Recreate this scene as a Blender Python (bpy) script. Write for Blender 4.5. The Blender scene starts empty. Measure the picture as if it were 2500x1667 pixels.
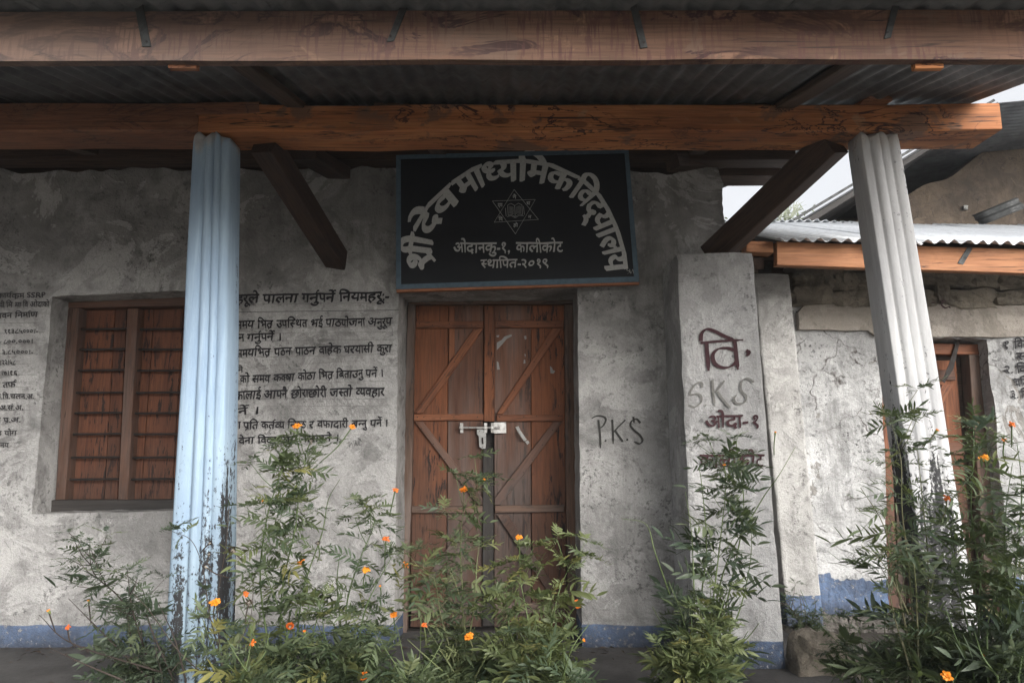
import bpy, bmesh, math, random
from mathutils import Vector, Matrix, noise as mn

SC = bpy.context.scene
COL = SC.collection
rad = math.radians

# ------------------------------------------------------------------ camera, sky, sun, exposure
CAM_H = 0.99
PITCH = rad(9.4)
FPX = 1667.0            # focal length in pixels of the 2500 px wide photograph
cam = bpy.data.cameras.new('camera')
cam.sensor_width = 36
cam.lens = 36 * FPX / 2500
cam.clip_start = 0.05
cam.clip_end = 2000
cam.dof.use_dof = False
camo = bpy.data.objects.new('camera', cam)
COL.objects.link(camo)
camo.location = (0, 0, CAM_H)
camo.rotation_euler = (math.pi / 2 + PITCH, 0, 0)
SC.camera = camo

SUN_EL, SUN_AZ = 27, 144     # azimuth clockwise from +Y (into the picture)
world = bpy.data.worlds.new('World')
SC.world = world
world.use_nodes = True
wn = world.node_tree
wn.nodes.clear()
sky = wn.nodes.new('ShaderNodeTexSky')
sky.sky_type = 'NISHITA'
sky.sun_disc = False
sky.sun_elevation = rad(SUN_EL)
sky.sun_rotation = rad(SUN_AZ)
sky.dust_density = 4.0
sky.air_density = 1.0
hs = wn.nodes.new('ShaderNodeHueSaturation')
hs.inputs['Saturation'].default_value = 0.16
bg = wn.nodes.new('ShaderNodeBackground')
bg.inputs['Strength'].default_value = 0.15
wo = wn.nodes.new('ShaderNodeOutputWorld')
wn.links.new(sky.outputs[0], hs.inputs['Color'])
wn.links.new(hs.outputs[0], bg.inputs['Color'])
wn.links.new(bg.outputs[0], wo.inputs['Surface'])

sun = bpy.data.lights.new('sun', 'SUN')
sun.energy = 1.5
sun.angle = rad(40)
sun.color = (1.0, 0.96, 0.9)
suno = bpy.data.objects.new('sun', sun)
COL.objects.link(suno)
sd = Vector((math.sin(rad(SUN_AZ)) * math.cos(rad(SUN_EL)), math.cos(rad(SUN_AZ)) * math.cos(rad(SUN_EL)), math.sin(rad(SUN_EL))))
suno.rotation_euler = (-sd).to_track_quat('-Z', 'Y').to_euler()
suno.location = sd * 20

SC.view_settings.view_transform = 'Standard'
SC.view_settings.look = 'None'
SC.view_settings.gamma = 1
SC.view_settings.exposure = 1.24
try:
    SC.view_settings.use_curve_mapping = False
except Exception:
    pass

# ------------------------------------------------------------------ helpers
def P(px, py, Y):
    """point of the plane at distance Y whose place in the 2500x1667 photograph is px, py"""
    x = (px - 1250.0) / FPX
    v = (833.5 - py) / FPX
    c, s = math.cos(PITCH), math.sin(PITCH)
    dy, dz = c - v * s, s + v * c
    t = Y / dy
    return Vector((x * t, Y, CAM_H + dz * t))

def PZ(px, py, Z):
    x = (px - 1250.0) / FPX
    v = (833.5 - py) / FPX
    c, s = math.cos(PITCH), math.sin(PITCH)
    dy, dz = c - v * s, s + v * c
    t = (Z - CAM_H) / dz
    return Vector((x * t, dy * t, Z))

def tagp(o, label=None, cat=None, group=None, kind=None):
    if label: o['label'] = label
    if cat: o['category'] = cat
    if group: o['group'] = group
    if kind: o['kind'] = kind
    return o

def empty(name, loc, label, cat, group=None):
    o = bpy.data.objects.new(name, None)
    o.empty_display_size = 0.1
    o.location = loc
    COL.objects.link(o)
    return tagp(o, label, cat, group)

def link(name, me, mat, parent=None, M=None, smooth=False):
    """link a mesh whose verts are local to matrix M (world)"""
    o = bpy.data.objects.new(name, me)
    COL.objects.link(o)
    if mat is not None and not me.materials:
        me.materials.append(mat)
    if smooth:
        for p in me.polygons: p.use_smooth = True
    M = M or Matrix.Identity(4)
    if parent is not None:
        o.parent = parent
        o.matrix_parent_inverse = Matrix.Identity(4)
        o.matrix_local = wm(parent).inverted() @ M
        WM[o.name] = M
    else:
        o.matrix_world = M
        WM[o.name] = M
    return o

WM = {}
def wm(o):
    if o.name in WM: return WM[o.name]
    m = Matrix.LocRotScale(o.location, o.rotation_euler, o.scale)
    WM[o.name] = m
    return m

def mesh_from(name, vs, fs):
    me = bpy.data.meshes.new(name)
    me.from_pydata([tuple(v) for v in vs], [], fs)
    me.update()
    return me

def frame(origin, xdir, up):
    x = Vector(xdir).normalized()
    z = (Vector(up) - x * Vector(up).dot(x)).normalized()
    y = z.cross(x)
    M = Matrix((x, y, z)).transposed().to_4x4()
    M.translation = origin
    return M

R = random.Random(11)

def rough_box(name, L, W, H, mat, parent, M, bevel=0.004, seg=0.25, jit=0.003, taper=None):
    """timber of length L along local X, W along local Y, H along local Z, centred, hand-hewn edges"""
    n = max(1, int(L / seg))
    vs, fs = [], []
    prof = []
    b = min(bevel, W * .3, H * .3)
    for (a, c, ba, bc) in ((-1, -1, 1, 0), (1, -1, -1, 0), (1, -1, 0, 1), (1, 1, 0, -1), (1, 1, -1, 0), (-1, 1, 1, 0), (-1, 1, 0, -1), (-1, -1, 0, 1)):
        prof.append((a * W / 2 + ba * b, c * H / 2 + bc * b))
    for i in range(n + 1):
        x = -L / 2 + L * i / n
        k = 1.0 if taper is None else taper[0] + (taper[1] - taper[0]) * i / n
        oy, oz = R.uniform(-jit, jit), R.uniform(-jit, jit)
        for (y, z) in prof:
            vs.append((x + (R.uniform(-jit, jit) if i in (0, n) else 0), y * k + oy + R.uniform(-jit, jit) * .4, z * k + oz + R.uniform(-jit, jit) * .4))
    for i in range(n):
        for k in range(8):
            a, c = i * 8 + k, i * 8 + (k + 1) % 8
            fs.append((a, c, c + 8, a + 8))
    fs.append(tuple(range(7, -1, -1)))
    fs.append(tuple(n * 8 + k for k in range(8)))
    # profile runs (y,z) counter-clockwise seen from +X ; flip so normals face out
    me = mesh_from(name, vs, [f[::-1] for f in fs])
    return fixn(link(name, me, mat, parent, M))

def fixn(o):
    bm = bmesh.new(); bm.from_mesh(o.data)
    bmesh.ops.recalc_face_normals(bm, faces=bm.faces)
    bm.to_mesh(o.data); bm.free()
    return o

def timber(name, p0, p1, W, H, mat, parent, up=(0, 0, 1), **k):
    p0, p1 = Vector(p0), Vector(p1)
    M = frame((p0 + p1) / 2, p1 - p0, up)
    return rough_box(name, (p1 - p0).length, W, H, mat, parent, M, **k)

def slab(name, pts, Y, T, mat, parent, grain='x', bevel=0.003, jit=0.0008):
    """prism whose front outline (world points in plane Y) is extruded back by T; grain: 'x','z' or (a,b) pixel dir"""
    pts = [Vector(p) for p in pts]
    c = sum(pts, Vector()) / len(pts)
    if grain == 'x': g = Vector((1, 0, 0))
    elif grain == 'z': g = Vector((0, 0, 1))
    else: g = Vector(grain)
    M = frame(c, g, (0, -1, 0))      # local z points to the viewer
    Mi = M.inverted()
    loc = [Mi @ p for p in pts]
    n = len(loc)
    vs = [(p.x + R.uniform(-jit, jit), p.y + R.uniform(-jit, jit), 0) for p in loc]
    cx = sum(v[0] for v in vs) / n; cy = sum(v[1] for v in vs) / n
    bm = bmesh.new()
    f = bm.faces.new([bm.verts.new(v) for v in vs])
    r = bmesh.ops.extrude_face_region(bm, geom=[f])
    bmesh.ops.translate(bm, vec=(0, 0, -T), verts=[e for e in r['geom'] if isinstance(e, bmesh.types.BMVert)])
    bmesh.ops.recalc_face_normals(bm, faces=bm.faces)
    if bevel:
        fe = [e for e in bm.edges if all(abs(v.co.z) < 1e-6 for v in e.verts)]
        bmesh.ops.bevel(bm, geom=fe, offset=bevel, segments=1, affect='EDGES', clamp_overlap=True)
    me = bpy.data.meshes.new(name)
    bm.to_mesh(me); bm.free()
    return link(name, me, mat, parent, M)

def slab_px(name, px, Y, T, mat, parent, **k):
    return slab(name, [P(a, b, Y) for a, b in px], Y, T, mat, parent, **k)

def catmull(pts, n=6):
    out = []
    pts = [Vector(p) for p in pts]
    for i in range(len(pts) - 1):
        a = pts[i - 1] if i else pts[0] * 2 - pts[1]
        b, c = pts[i], pts[i + 1]
        d = pts[i + 2] if i + 2 < len(pts) else c * 2 - b
        for k in range(n):
            t = k / n
            out.append(0.5 * ((2 * b) + (c - a) * t + (2 * a - 5 * b + 4 * c - d) * t * t + (3 * b - a - 3 * c + d) * t ** 3))
    out.append(pts[-1])
    return out

def tube_geo(path, radii, n=6, vs=None, fs=None):
    vs = [] if vs is None else vs
    fs = [] if fs is None else fs
    base = len(vs)
    m = len(path)
    up = Vector((0.13, 0.27, 1)).normalized()
    for i, p in enumerate(path):
        t = (path[min(i + 1, m - 1)] - path[max(i - 1, 0)]).normalized()
        a = t.cross(up)
        if a.length < .05: a = t.cross(Vector((1, 0, 0)))
        a.normalize(); b = t.cross(a)
        r = radii[i] if isinstance(radii, (list, tuple)) else radii
        for k in range(n):
            th = 2 * math.pi * k / n
            vs.append(p + a * math.cos(th) * r + b * math.sin(th) * r)
    for i in range(m - 1):
        for k in range(n):
            a0, a1 = base + i * n + k, base + i * n + (k + 1) % n
            fs.append((a0, a1, a1 + n, a0 + n))
    fs.append(tuple(base + k for k in range(n - 1, -1, -1)))
    fs.append(tuple(base + (m - 1) * n + k for k in range(n)))
    return vs, fs

def wob(x, z, s=1.0, seed=0.0):
    return mn.noise(Vector((x * s + seed, z * s, seed * 1.7)))

# ------------------------------------------------------------------ materials
class NT:
    def __init__(self, name, rough=.85, spec=.2):
        self.m = bpy.data.materials.new(name)
        self.m.use_nodes = True
        self.t = self.m.node_tree
        self.b = self.t.nodes['Principled BSDF']
        self.b.inputs['Roughness'].default_value = rough
        self.b.inputs['Specular IOR Level'].default_value = spec
    def n(self, ty, **k):
        nd = self.t.nodes.new(ty)
        for a, v in k.items(): setattr(nd, a, v)
        return nd
    def l(self, a, b): self.t.links.new(a, b)
    def setv(self, sock, v):
        if hasattr(v, 'is_linked') or isinstance(v, bpy.types.NodeSocket): self.l(v, sock)
        elif isinstance(v, (tuple, list)) and len(v) == 3 and sock.type == 'RGBA': sock.default_value = (*v, 1)
        else: sock.default_value = v
    def pos(self, scale=(1, 1, 1), off=(0, 0, 0), obj=False, rnd=False):
        if obj: src = self.n('ShaderNodeTexCoord').outputs['Object']
        else: src = self.n('ShaderNodeNewGeometry').outputs['Position']
        if rnd:
            oi = self.n('ShaderNodeObjectInfo')
            ml = self.n('ShaderNodeVectorMath', operation='SCALE')
            ml.inputs[0].default_value = (37.3, 11.9, 23.7)
            self.l(oi.outputs['Random'], ml.inputs['Scale'])
            ad = self.n('ShaderNodeVectorMath', operation='ADD')
            self.l(src, ad.inputs[0]); self.l(ml.outputs[0], ad.inputs[1])
            src = ad.outputs[0]
        mp = self.n('ShaderNodeMapping')
        mp.inputs['Scale'].default_value = scale
        mp.inputs['Location'].default_value = off
        self.l(src, mp.inputs['Vector'])
        return mp.outputs[0]
    def noise(self, v, s, d=4, r=.55, dist=0.0):
        x = self.n('ShaderNodeTexNoise')
        x.inputs['Scale'].default_value = s; x.inputs['Detail'].default_value = d
        x.inputs['Roughness'].default_value = r; x.inputs['Distortion'].default_value = dist
        self.l(v, x.inputs['Vector'])
        return x.outputs['Fac']
    def vor(self, v, s, feat='F1', rnd=1.0):
        x = self.n('ShaderNodeTexVoronoi', feature=feat)
        x.inputs['Scale'].default_value = s; x.inputs['Randomness'].default_value = rnd
        self.l(v, x.inputs['Vector'])
        return x.outputs['Distance']
    def ss(self, v, a, b, lo=0.0, hi=1.0):
        x = self.n('ShaderNodeMapRange', interpolation_type='SMOOTHSTEP')
        x.inputs['From Min'].default_value = a; x.inputs['From Max'].default_value = b
        x.inputs['To Min'].default_value = lo; x.inputs['To Max'].default_value = hi
        self.setv(x.inputs['Value'], v)
        return x.outputs[0]
    def ma(self, op, a, b=0.0):
        x = self.n('ShaderNodeMath', operation=op)
        self.setv(x.inputs[0], a); self.setv(x.inputs[1], b)
        return x.outputs[0]
    def mix(self, f, a, b, blend='MIX'):
        x = self.n('ShaderNodeMix', data_type='RGBA', blend_type=blend)
        self.setv(x.inputs['Factor'], f); self.setv(x.inputs[6], a); self.setv(x.inputs[7], b)
        return x.outputs[2]
    def sep(self):
        s = self.n('ShaderNodeSeparateXYZ')
        self.l(self.n('ShaderNodeNewGeometry').outputs['Position'], s.inputs[0])
        return s.outputs
    def bump(self, h, dist=.004, st=1.0, prev=None):
        x = self.n('ShaderNodeBump')
        x.inputs['Distance'].default_value = dist; x.inputs['Strength'].default_value = st
        self.l(h, x.inputs['Height'])
        if prev is not None: self.l(prev, x.inputs['Normal'])
        return x.outputs[0]
    def done(self, col=None, nrm=None, rough=None):
        if col is not None: self.setv(self.b.inputs['Base Color'], col)
        if nrm is not None: self.l(nrm, self.b.inputs['Normal'])
        if rough is not None: self.setv(self.b.inputs['Roughness'], rough)
        return self.m

def wood(name, base, light, dark, spalt=0.0, mould=0.0, grey=0.0, saw=False, knots=.5, seed=0.0, greyx=None, zgrime=0.0, lw=1.0):
    w = NT(name, .72, .25)
    base, light, dark = [tuple(c * .84 for c in q) for q in (base, light, dark)]
    o = (seed, seed * .7, seed * 1.3)
    g = w.noise(w.pos((1.1, 14, 14), o, True, True), 1.0, 6, .6, .8)
    f = w.noise(w.pos((5, 110, 110), o, True, True), 1.0, 3, .6)
    big = w.noise(w.pos((1.6, 3, 3), o, True, True), 1.0, 3, .5)
    col = w.mix(w.ss(g, .3, .7), base, light)
    col = w.mix(w.ss(big, .38, .68, 0, .65), col, dark)
    col = w.mix(w.ss(f, .35, .7, 0, .45), col, tuple(c * .45 for c in dark))
    if knots:
        kv = w.vor(w.pos((2.2, 6.5, 6.5), o, True, True), 1.0)
        rg = w.ma('SINE', w.ma('MULTIPLY', kv, 90.0))
        col = w.mix(w.ma('MULTIPLY', w.ss(kv, .30, .12), w.ss(rg, .2, .9, 0, .3 * knots)), col, tuple(c * .5 for c in dark))
        col = w.mix(w.ss(kv, .13, .07, 0, .85 * knots), col, (.03, .015, .01))
    if spalt:
        sn = w.noise(w.pos((2.6, 7, 7), o, True, True), 1.0, 6, .62, 1.2)
        sn2 = w.noise(w.pos((4.2, 5, 5), (o[0] + 9, 3, 1), True, True), 1.0, 5, .65, .6)
        ab = w.ma('ABSOLUTE', w.ma('SUBTRACT', sn, .53))
        if lw > 1: col = w.mix(w.ss(sn, .56, .60, 0, .5), col, tuple(c * 1.35 for c in light))
        mask = w.ss(w.noise(w.pos((1.3, 3, 3), (4 + seed, 2, 2), True, True), 1.0, 2), .30, .48)
        col = w.mix(w.ma('MULTIPLY', w.ss(sn2, .56, .62, 0, .75 * spalt), mask), col, (.11, .07, .05))
        col = w.mix(w.ma('MULTIPLY', w.ss(ab, .022 * lw, .004 * lw, 0, .95 * spalt), mask), col, (.03, .012, .012))
        col = w.mix(w.ma('MULTIPLY', w.ss(sn2, .37, .30, 0, .5 * spalt), mask), col, (.33, .21, .12))
    if saw:
        sw = w.noise(w.pos((95, 14, 9), o, True, True), 1.0, 3, .6, .2)
        dens = w.ss(w.noise(w.pos((2, 5, 5), (8, 8, 8), True, True), 1.0, 2), .3, .65)
        col = w.mix(w.ma('MULTIPLY', w.ss(sw, .50, .60, 0, .9), dens), col, (.07, .03, .025))
    if zgrime:
        zz = w.ma('ADD', w.sep()[2], w.ma('MULTIPLY', w.ma('SUBTRACT', w.noise(w.pos((9, 9, 2.5)), 1.0, 5, .65), .5), .9))
        col = w.mix(w.ss(zz, 1.35, .45, 0, zgrime), col, (.045, .030, .024))
    if mould:
        m1 = w.noise(w.pos((7, 42, 42), o, True, True), 1.0, 5, .7, .3)
        m2 = w.noise(w.pos((1.7, 5, 5), (2, seed, 4), True, True), 1.0, 2)
        mm = w.ma('MULTIPLY', w.ss(m1, .53, .60), w.ss(m2, .40, .55, 0, mould))
        col = w.mix(mm, col, (.012, .010, .010))
    if grey:
        gm = w.noise(w.pos((1.5, 9, 9), (o[0], 5, 5), True, True), 1.0, 4, .6)
        col = w.mix(w.ss(gm, .35, .7, 0, grey), col, (.17, .15, .14))
    ckn = w.noise(w.pos((.55, 17, 17), (seed + 40, 3, 9), True, True), 1.0, 4, .55, .3)
    ckm = w.ss(w.noise(w.pos((1.2, 4, 4), (seed + 14, 8, 2), True, True), 1.0, 2), .45, .55)
    col = w.mix(w.ma('MULTIPLY', w.ss(w.ma('ABSOLUTE', w.ma('SUBTRACT', ckn, .5)), .010, .002, 0, .9), ckm), col, (.018, .012, .010))
    if greyx is not None:   # greyer towards the left end: vignette and colour cast put into the wood colour
        s = w.sep()
        col = w.mix(w.ss(w.ma('ADD', s[0], w.ma('MULTIPLY', w.ma('SUBTRACT', big, .5), 1.6)), greyx[0], greyx[1], greyx[2], 0), col, (.105, .086, .078))
    nb = w.bump(g, .006, .9)
    nb = w.bump(f, .0015, .7, nb)
    return w.done(col, nb)

def plaster(name, light, mid, dirt=.6, speck=.6, streak=.4, blue=None, coarse=1.0, seed=0.0, cracks=0.0, peel=0.0, topstain_shade=None, bumpk=1.0):
    w = NT(name, .93, .1)
    light = tuple(c * .80 for c in light); mid = tuple(c * .78 for c in mid)
    o = (seed, seed, seed)
    p1 = w.pos((1, 1, 1), o)
    big = w.noise(p1, 1.7, 5, .6, .4)
    med = w.noise(p1, 6.5, 6, .65, .5)
    col = w.mix(w.ss(big, .33, .68), light, mid)
    col = w.mix(w.ss(med, .42, .75, 0, dirt), col, tuple(c * .42 for c in mid))
    st = w.noise(w.pos((10, 10, .9), o), 1.0, 5, .65)
    col = w.mix(w.ss(st, .5, .8, 0, streak), col, tuple(c * .33 for c in mid))
    z = w.sep()
    if topstain_shade is not None:   # mould stain and the eaves' shade together put into the colour, stronger upwards
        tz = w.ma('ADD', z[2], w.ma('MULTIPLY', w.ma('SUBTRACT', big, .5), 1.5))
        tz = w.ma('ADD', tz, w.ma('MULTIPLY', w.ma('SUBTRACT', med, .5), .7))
        col = w.mix(w.ss(tz, topstain_shade[0], topstain_shade[1], 0, topstain_shade[2]), col, (.085, .078, .072))
    pt = w.noise(w.pos((1, 1, 1), (seed + 31, 2, 7)), 2.3, 7, .7, .7)
    col = w.mix(w.ss(pt, .535, .56, 0, .38), col, tuple(min(.62, c * 1.32) for c in light))
    col = w.mix(w.ss(pt, .45, .42, 0, .38), col, tuple(c * .5 for c in mid))
    sp = w.noise(p1, 42, 5, .72)
    spm = w.noise(p1, 3.1, 5, .7, .6)
    col = w.mix(w.ma('MULTIPLY', w.ss(sp, .53, .62), w.ss(spm, .46, .64, .05, speck)), col, (.035, .034, .034))
    fine = w.noise(p1, 190 * coarse, 2, .6)
    col = w.mix(w.ss(fine, .3, .75, 0, .38), col, tuple(c * .5 for c in mid))
    if cracks:
        dp = w.n('ShaderNodeVectorMath', operation='ADD')
        nz = w.n('ShaderNodeTexNoise'); nz.inputs['Scale'].default_value = 7
        w.l(p1, nz.inputs['Vector'])
        sc_ = w.n('ShaderNodeVectorMath', operation='SCALE'); sc_.inputs['Scale'].default_value = .22
        w.l(nz.outputs['Color'], sc_.inputs[0]); w.l(p1, dp.inputs[0]); w.l(sc_.outputs[0], dp.inputs[1])
        cv = w.vor(dp.outputs[0], 3.2, 'DISTANCE_TO_EDGE')
        ck = w.ma('MULTIPLY', w.ss(cv, .022, .004), w.ss(spm, .45, .6, 0, cracks))
        col = w.mix(ck, col, (.06, .05, .045))
    if peel:
        pe = w.noise(w.pos((1, 1, .8), (seed + 5, 1, 2)), 3.6, 6, .68, .9)
        pm = w.ss(pe, .60, .615)
        col = w.mix(w.ma('MULTIPLY', pm, peel), col, w.mix(sp, (.10, .09, .08), (.28, .26, .23)))
    if blue is not None:
        zz = w.ma('ADD', z[2], w.ma('MULTIPLY', w.ma('SUBTRACT', w.noise(p1, blue[3], 3, .6), .5), blue[2]))
        bl = w.ss(zz, blue[0], blue[0] - .006, 0, 1)
        bc = w.mix(w.ss(med, .3, .65, 0, .85), (.115, .165, .265), (.065, .08, .115))
        bc = w.mix(w.ss(fine, .3, .75, 0, .4), bc, (.08, .1, .15))
        bc = w.mix(w.ss(w.ma('ADD', z[2], w.ma('MULTIPLY', w.noise(p1, 9, 5, .7), .16)), .20, .06, 0, .75), bc, (.035, .036, .042))
        bc = w.mix(w.ss(sp, .52, .62, 0, .6), bc, (.12, .125, .14))
        col = w.mix(w.ma('MULTIPLY', bl, w.ss(sp, .66, .60)), col, bc)
    h = w.ma('ADD', w.ma('MULTIPLY', med, 2.6), w.ma('MULTIPLY', w.noise(p1, 60 * coarse, 5, .72), 1.2))
    h = w.ma('ADD', h, w.ma('MULTIPLY', w.ss(pt, .5, .56), .35))
    if peel: h = w.ma('SUBTRACT', h, w.ma('MULTIPLY', pm, .5))
    nb = w.bump(h, .007, .85 * bumpk)
    nb = w.bump(fine, .0022, .9 * bumpk, nb)
    return w.done(col, nb)

def metal(name, col, rough=.45, met=.8, dirt=(.05, .045, .04), amt=.5, scale=4.0):
    w = NT(name, rough, .5)
    p = w.pos((1, 1, 1))
    nz = w.noise(p, scale, 5, .65, .3)
    sp = w.noise(p, 35, 4, .7)
    c = w.mix(w.ss(nz, .4, .72, 0, amt), col, dirt)
    c = w.mix(w.ss(sp, .55, .7, 0, amt * .6), c, tuple(x * .4 for x in col))
    w.b.inputs['Metallic'].default_value = met
    return w.done(c, w.bump(sp, .001, .5), w.ss(nz, .3, .7, rough, min(1, rough + .3)))

def flat(name, col, rough=.7, var=.25, scale=30, met=0.0):
    w = NT(name, rough, .3)
    nz = w.noise(w.pos((1, 1, 1)), scale, 4, .65)
    w.b.inputs['Metallic'].default_value = met
    return w.done(w.mix(w.ss(nz, .35, .75, 0, var), col, tuple(c * .35 for c in col)))

M_WALL = plaster('whitewashed plaster', (.52, .51, .495), (.34, .332, .322), .72, .7, .6, blue=(.112, 0, .03, 5), seed=1.0, topstain_shade=(1.75, 2.6, .4), bumpk=1.1)
M_BUTT = plaster('buttress plaster', (.56, .555, .55), (.42, .415, .41), .5, .65, .3, blue=(.125, 0, .03, 4), seed=4.0)
M_PIL = plaster('pillar plaster', (.54, .53, .51), (.40, .39, .375), .5, .7, .45, blue=(.18, 0, .04, 5), seed=6.0)
M_NWALL = plaster('peeling whitewash', (.68, .68, .675), (.48, .48, .475), .6, 1.0, .7, blue=(.235, 0, .26, 5), seed=9.0, cracks=.9, peel=.7, bumpk=1.5)
M_LINT = plaster('lintel whitewash', (.52, .47, .42), (.40, .36, .31), .4, .5, .2, seed=12.0)
M_REVEAL = plaster('reveal plaster', (.30, .30, .295), (.20, .20, .195), .5, .4, .5, seed=14.0)
M_STONE = plaster('limewashed stone', (.42, .37, .30), (.25, .22, .18), .7, .5, .1, seed=17.0, bumpk=2.0)
M_MORTAR = plaster('clay mortar', (.13, .10, .075), (.075, .06, .05), .6, .4, .1, seed=19.0, bumpk=2.0)
M_MUD = plaster('cracked mud render', (.20, .155, .115), (.135, .11, .09), .5, .3, .3, seed=23.0, cracks=1.0, bumpk=1.6)
M_BASE = plaster('bare stone base', (.17, .155, .14), (.10, .092, .085), .7, .6, .3, seed=27.0, bumpk=2.0)
M_FASCIA = wood('sawn fascia wood', (.165, .085, .052), (.21, .118, .078), (.070, .037, .025), spalt=1.0, saw=True, knots=.45, seed=3.0, greyx=(-1.9, .7, .6), lw=1.7)
M_BEAM = wood('orange pine beam', (.44, .16, .056), (.56, .24, .095), (.20, .07, .03), spalt=1.0, knots=.7, seed=7.4)
M_BEAM2 = wood('brown pine beam', (.23, .095, .05), (.29, .13, .07), (.14, .06, .035), spalt=.6, knots=.6, mould=.3, seed=2.0)
M_EAVE = wood('orange planed eave board', (.38, .165, .075), (.44, .21, .105), (.26, .105, .05), spalt=.12, knots=.8, seed=5.5)
M_DARKW = wood('dark rafter wood', (.085, .055, .04), (.12, .08, .055), (.045, .032, .027), knots=.3, seed=8.0)
M_STRUT = wood('dark brown strut wood', (.06, .036, .027), (.085, .05, .034), (.034, .024, .02), knots=.3, mould=.5, seed=9.3)
M_DOOR = wood('brown door plank', (.225, .078, .034), (.275, .105, .048), (.115, .047, .026), mould=1.0, knots=.8, seed=1.5, zgrime=.75)
M_DOORL = wood('brown door plank lower', (.155, .068, .040), (.20, .09, .052), (.095, .045, .03), mould=.75, grey=.35, knots=.8, seed=2.9, zgrime=.75)
M_BATTEN = wood('door batten', (.25, .095, .045), (.30, .12, .06), (.15, .06, .035), mould=.6, knots=.35, seed=4.5, zgrime=.75)
M_DFRAME = wood('grimy door frame', (.14, .078, .05), (.18, .10, .065), (.075, .05, .038), mould=.6, grey=.5, seed=6.1)
M_GREYW = wood('grey strip wood', (.045, .040, .037), (.065, .058, .054), (.028, .026, .025), seed=6.6)
M_WFRAME = wood('window frame wood', (.115, .05, .029), (.155, .07, .04), (.065, .034, .024), mould=.4, grey=.25, knots=.4, seed=5.1, zgrime=.75)
M_SHUT = wood('shutter plank', (.145, .052, .028), (.185, .072, .038), (.075, .034, .022), mould=.9, knots=.35, seed=7.1, zgrime=.75)
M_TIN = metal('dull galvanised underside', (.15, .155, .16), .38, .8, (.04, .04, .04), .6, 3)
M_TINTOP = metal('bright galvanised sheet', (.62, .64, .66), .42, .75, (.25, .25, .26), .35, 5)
M_STRAP = metal('grey metal strap', (.05, .052, .052), .55, .6, (.03, .03, .03), .5, 30)
M_IRON = metal('black window bar', (.025, .023, .022), .6, .5, (.06, .03, .02), .4, 30)
M_STEEL = metal('zinc plated steel', (.52, .51, .49), .34, .9, (.12, .10, .08), .5, 45)
M_STEELP = flat('pale painted steel', (.36, .355, .34), .5, .5, 60)
M_SIGN = flat('black sign paint', (.0075, .009, .012), .6, .35, 9)
M_SIGNB = flat('blue grey sign border', (.075, .115, .15), .6, .4, 40)
M_SIGNW = flat('sign edge wood', (.27, .11, .055), .7, .4, 25)
M_SIGNT = flat('pale grey sign lettering', (.42, .42, .41), .7, .35, 70)
M_INK = flat('black wall paint', (.022, .021, .024), .85, .5, 45)
M_INKF = flat('faded wall paint', (.05, .048, .05), .85, .3, 60)
M_RULE = flat('ruled pencil line', (.12, .115, .11), .9, .3, 60)
M_MAROON = flat('maroon wall paint', (.04, .012, .016), .75, .35, 40)
M_CHAR = flat('charcoal scribble', (.04, .039, .036), .9, .6, 45)
M_CHARL = flat('faded charcoal scribble', (.16, .155, .145), .9, .6, 45)
M_PAPER = flat('torn paper', (.25, .25, .24), .8, .2, 50)

def column_mat(name, c1, c2, seed, dirtz, base=(.035, .035, .037), amt=1.0, thr=.44):
    w = NT(name, .8, .2)
    o = (seed, seed, 0)
    big = w.noise(w.pos((3, 3, 1.2), o), 1.0, 4, .6)
    st = w.noise(w.pos((26, 26, 1.3), o), 1.0, 6, .7)
    col = w.mix(w.ss(big, .35, .7), c1, c2)
    col = w.mix(w.ss(st, .45, .75, 0, .5), col, tuple(min(.72, x * 1.28 + .03) for x in c1))
    z = w.sep()
    sm = w.noise(w.pos((13, 13, .55), (seed + 3, 1, 0)), 1.0, 4, .6)
    fine = w.noise(w.pos((1, 1, .6), o), 75, 5, .75)
    zz = w.ss(z[2], dirtz[0], dirtz[1], 0, 1)
    k = w.ma('ADD', w.ma('MULTIPLY', sm, .62), w.ma('MULTIPLY', fine, .42))
    k = w.ma('ADD', k, w.ma('MULTIPLY', zz, .15))
    col = w.mix(w.ss(k, thr + .19, thr + .235, 0, amt), col, base)
    sp = w.noise(w.pos((1, 1, .7), o), 28, 4, .7)
    col = w.mix(w.ss(sp, .68, .73, 0, .6), col, (.10, .10, .10))
    top = w.ss(w.ma('ADD', z[2], w.ma('MULTIPLY', w.noise(w.pos((20, 20, 4), o), 1.0, 4, .6), .22)), 2.43, 2.50, 0, .8)
    col = w.mix(top, col, w.mix(sp, (.17, .15, .13), (.5, .46, .42)))
    return w.done(col, w.bump(fine, .0025, .8))

M_COLB = column_mat('pale blue painted concrete', (.29, .375, .45), (.22, .30, .40), 2.0, (1.5, .4))
M_COLW = column_mat('white painted concrete', (.46, .46, .46), (.34, .34, .35), 6.0, (1.35, .5), thr=.41)

def veg(name, c1, c2, c3, rough=.5, trans=.25):
    w = NT(name, rough, .35)
    oi = w.n('ShaderNodeObjectInfo')
    nz = w.noise(w.pos((1, 1, 1)), 6, 3)
    f = w.ma('ADD', w.ma('MULTIPLY', oi.outputs['Random'], .75), w.ma('MULTIPLY', nz, .35))
    col = w.mix(w.ss(f, .15, .6), c1, c2)
    col = w.mix(w.ss(f, .72, 1.0), col, c3)
    w.done(col)
    if trans:
        tr = w.n('ShaderNodeBsdfTranslucent')
        w.l(w.mix(.5, col, (.16, .22, .03)), tr.inputs['Color'])
        mx = w.n('ShaderNodeMixShader'); mx.inputs[0].default_value = trans
        w.l(w.b.outputs[0], mx.inputs[1]); w.l(tr.outputs[0], mx.inputs[2])
        w.l(mx.outputs[0], w.t.nodes['Material Output'].inputs['Surface'])
    return w.m

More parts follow.
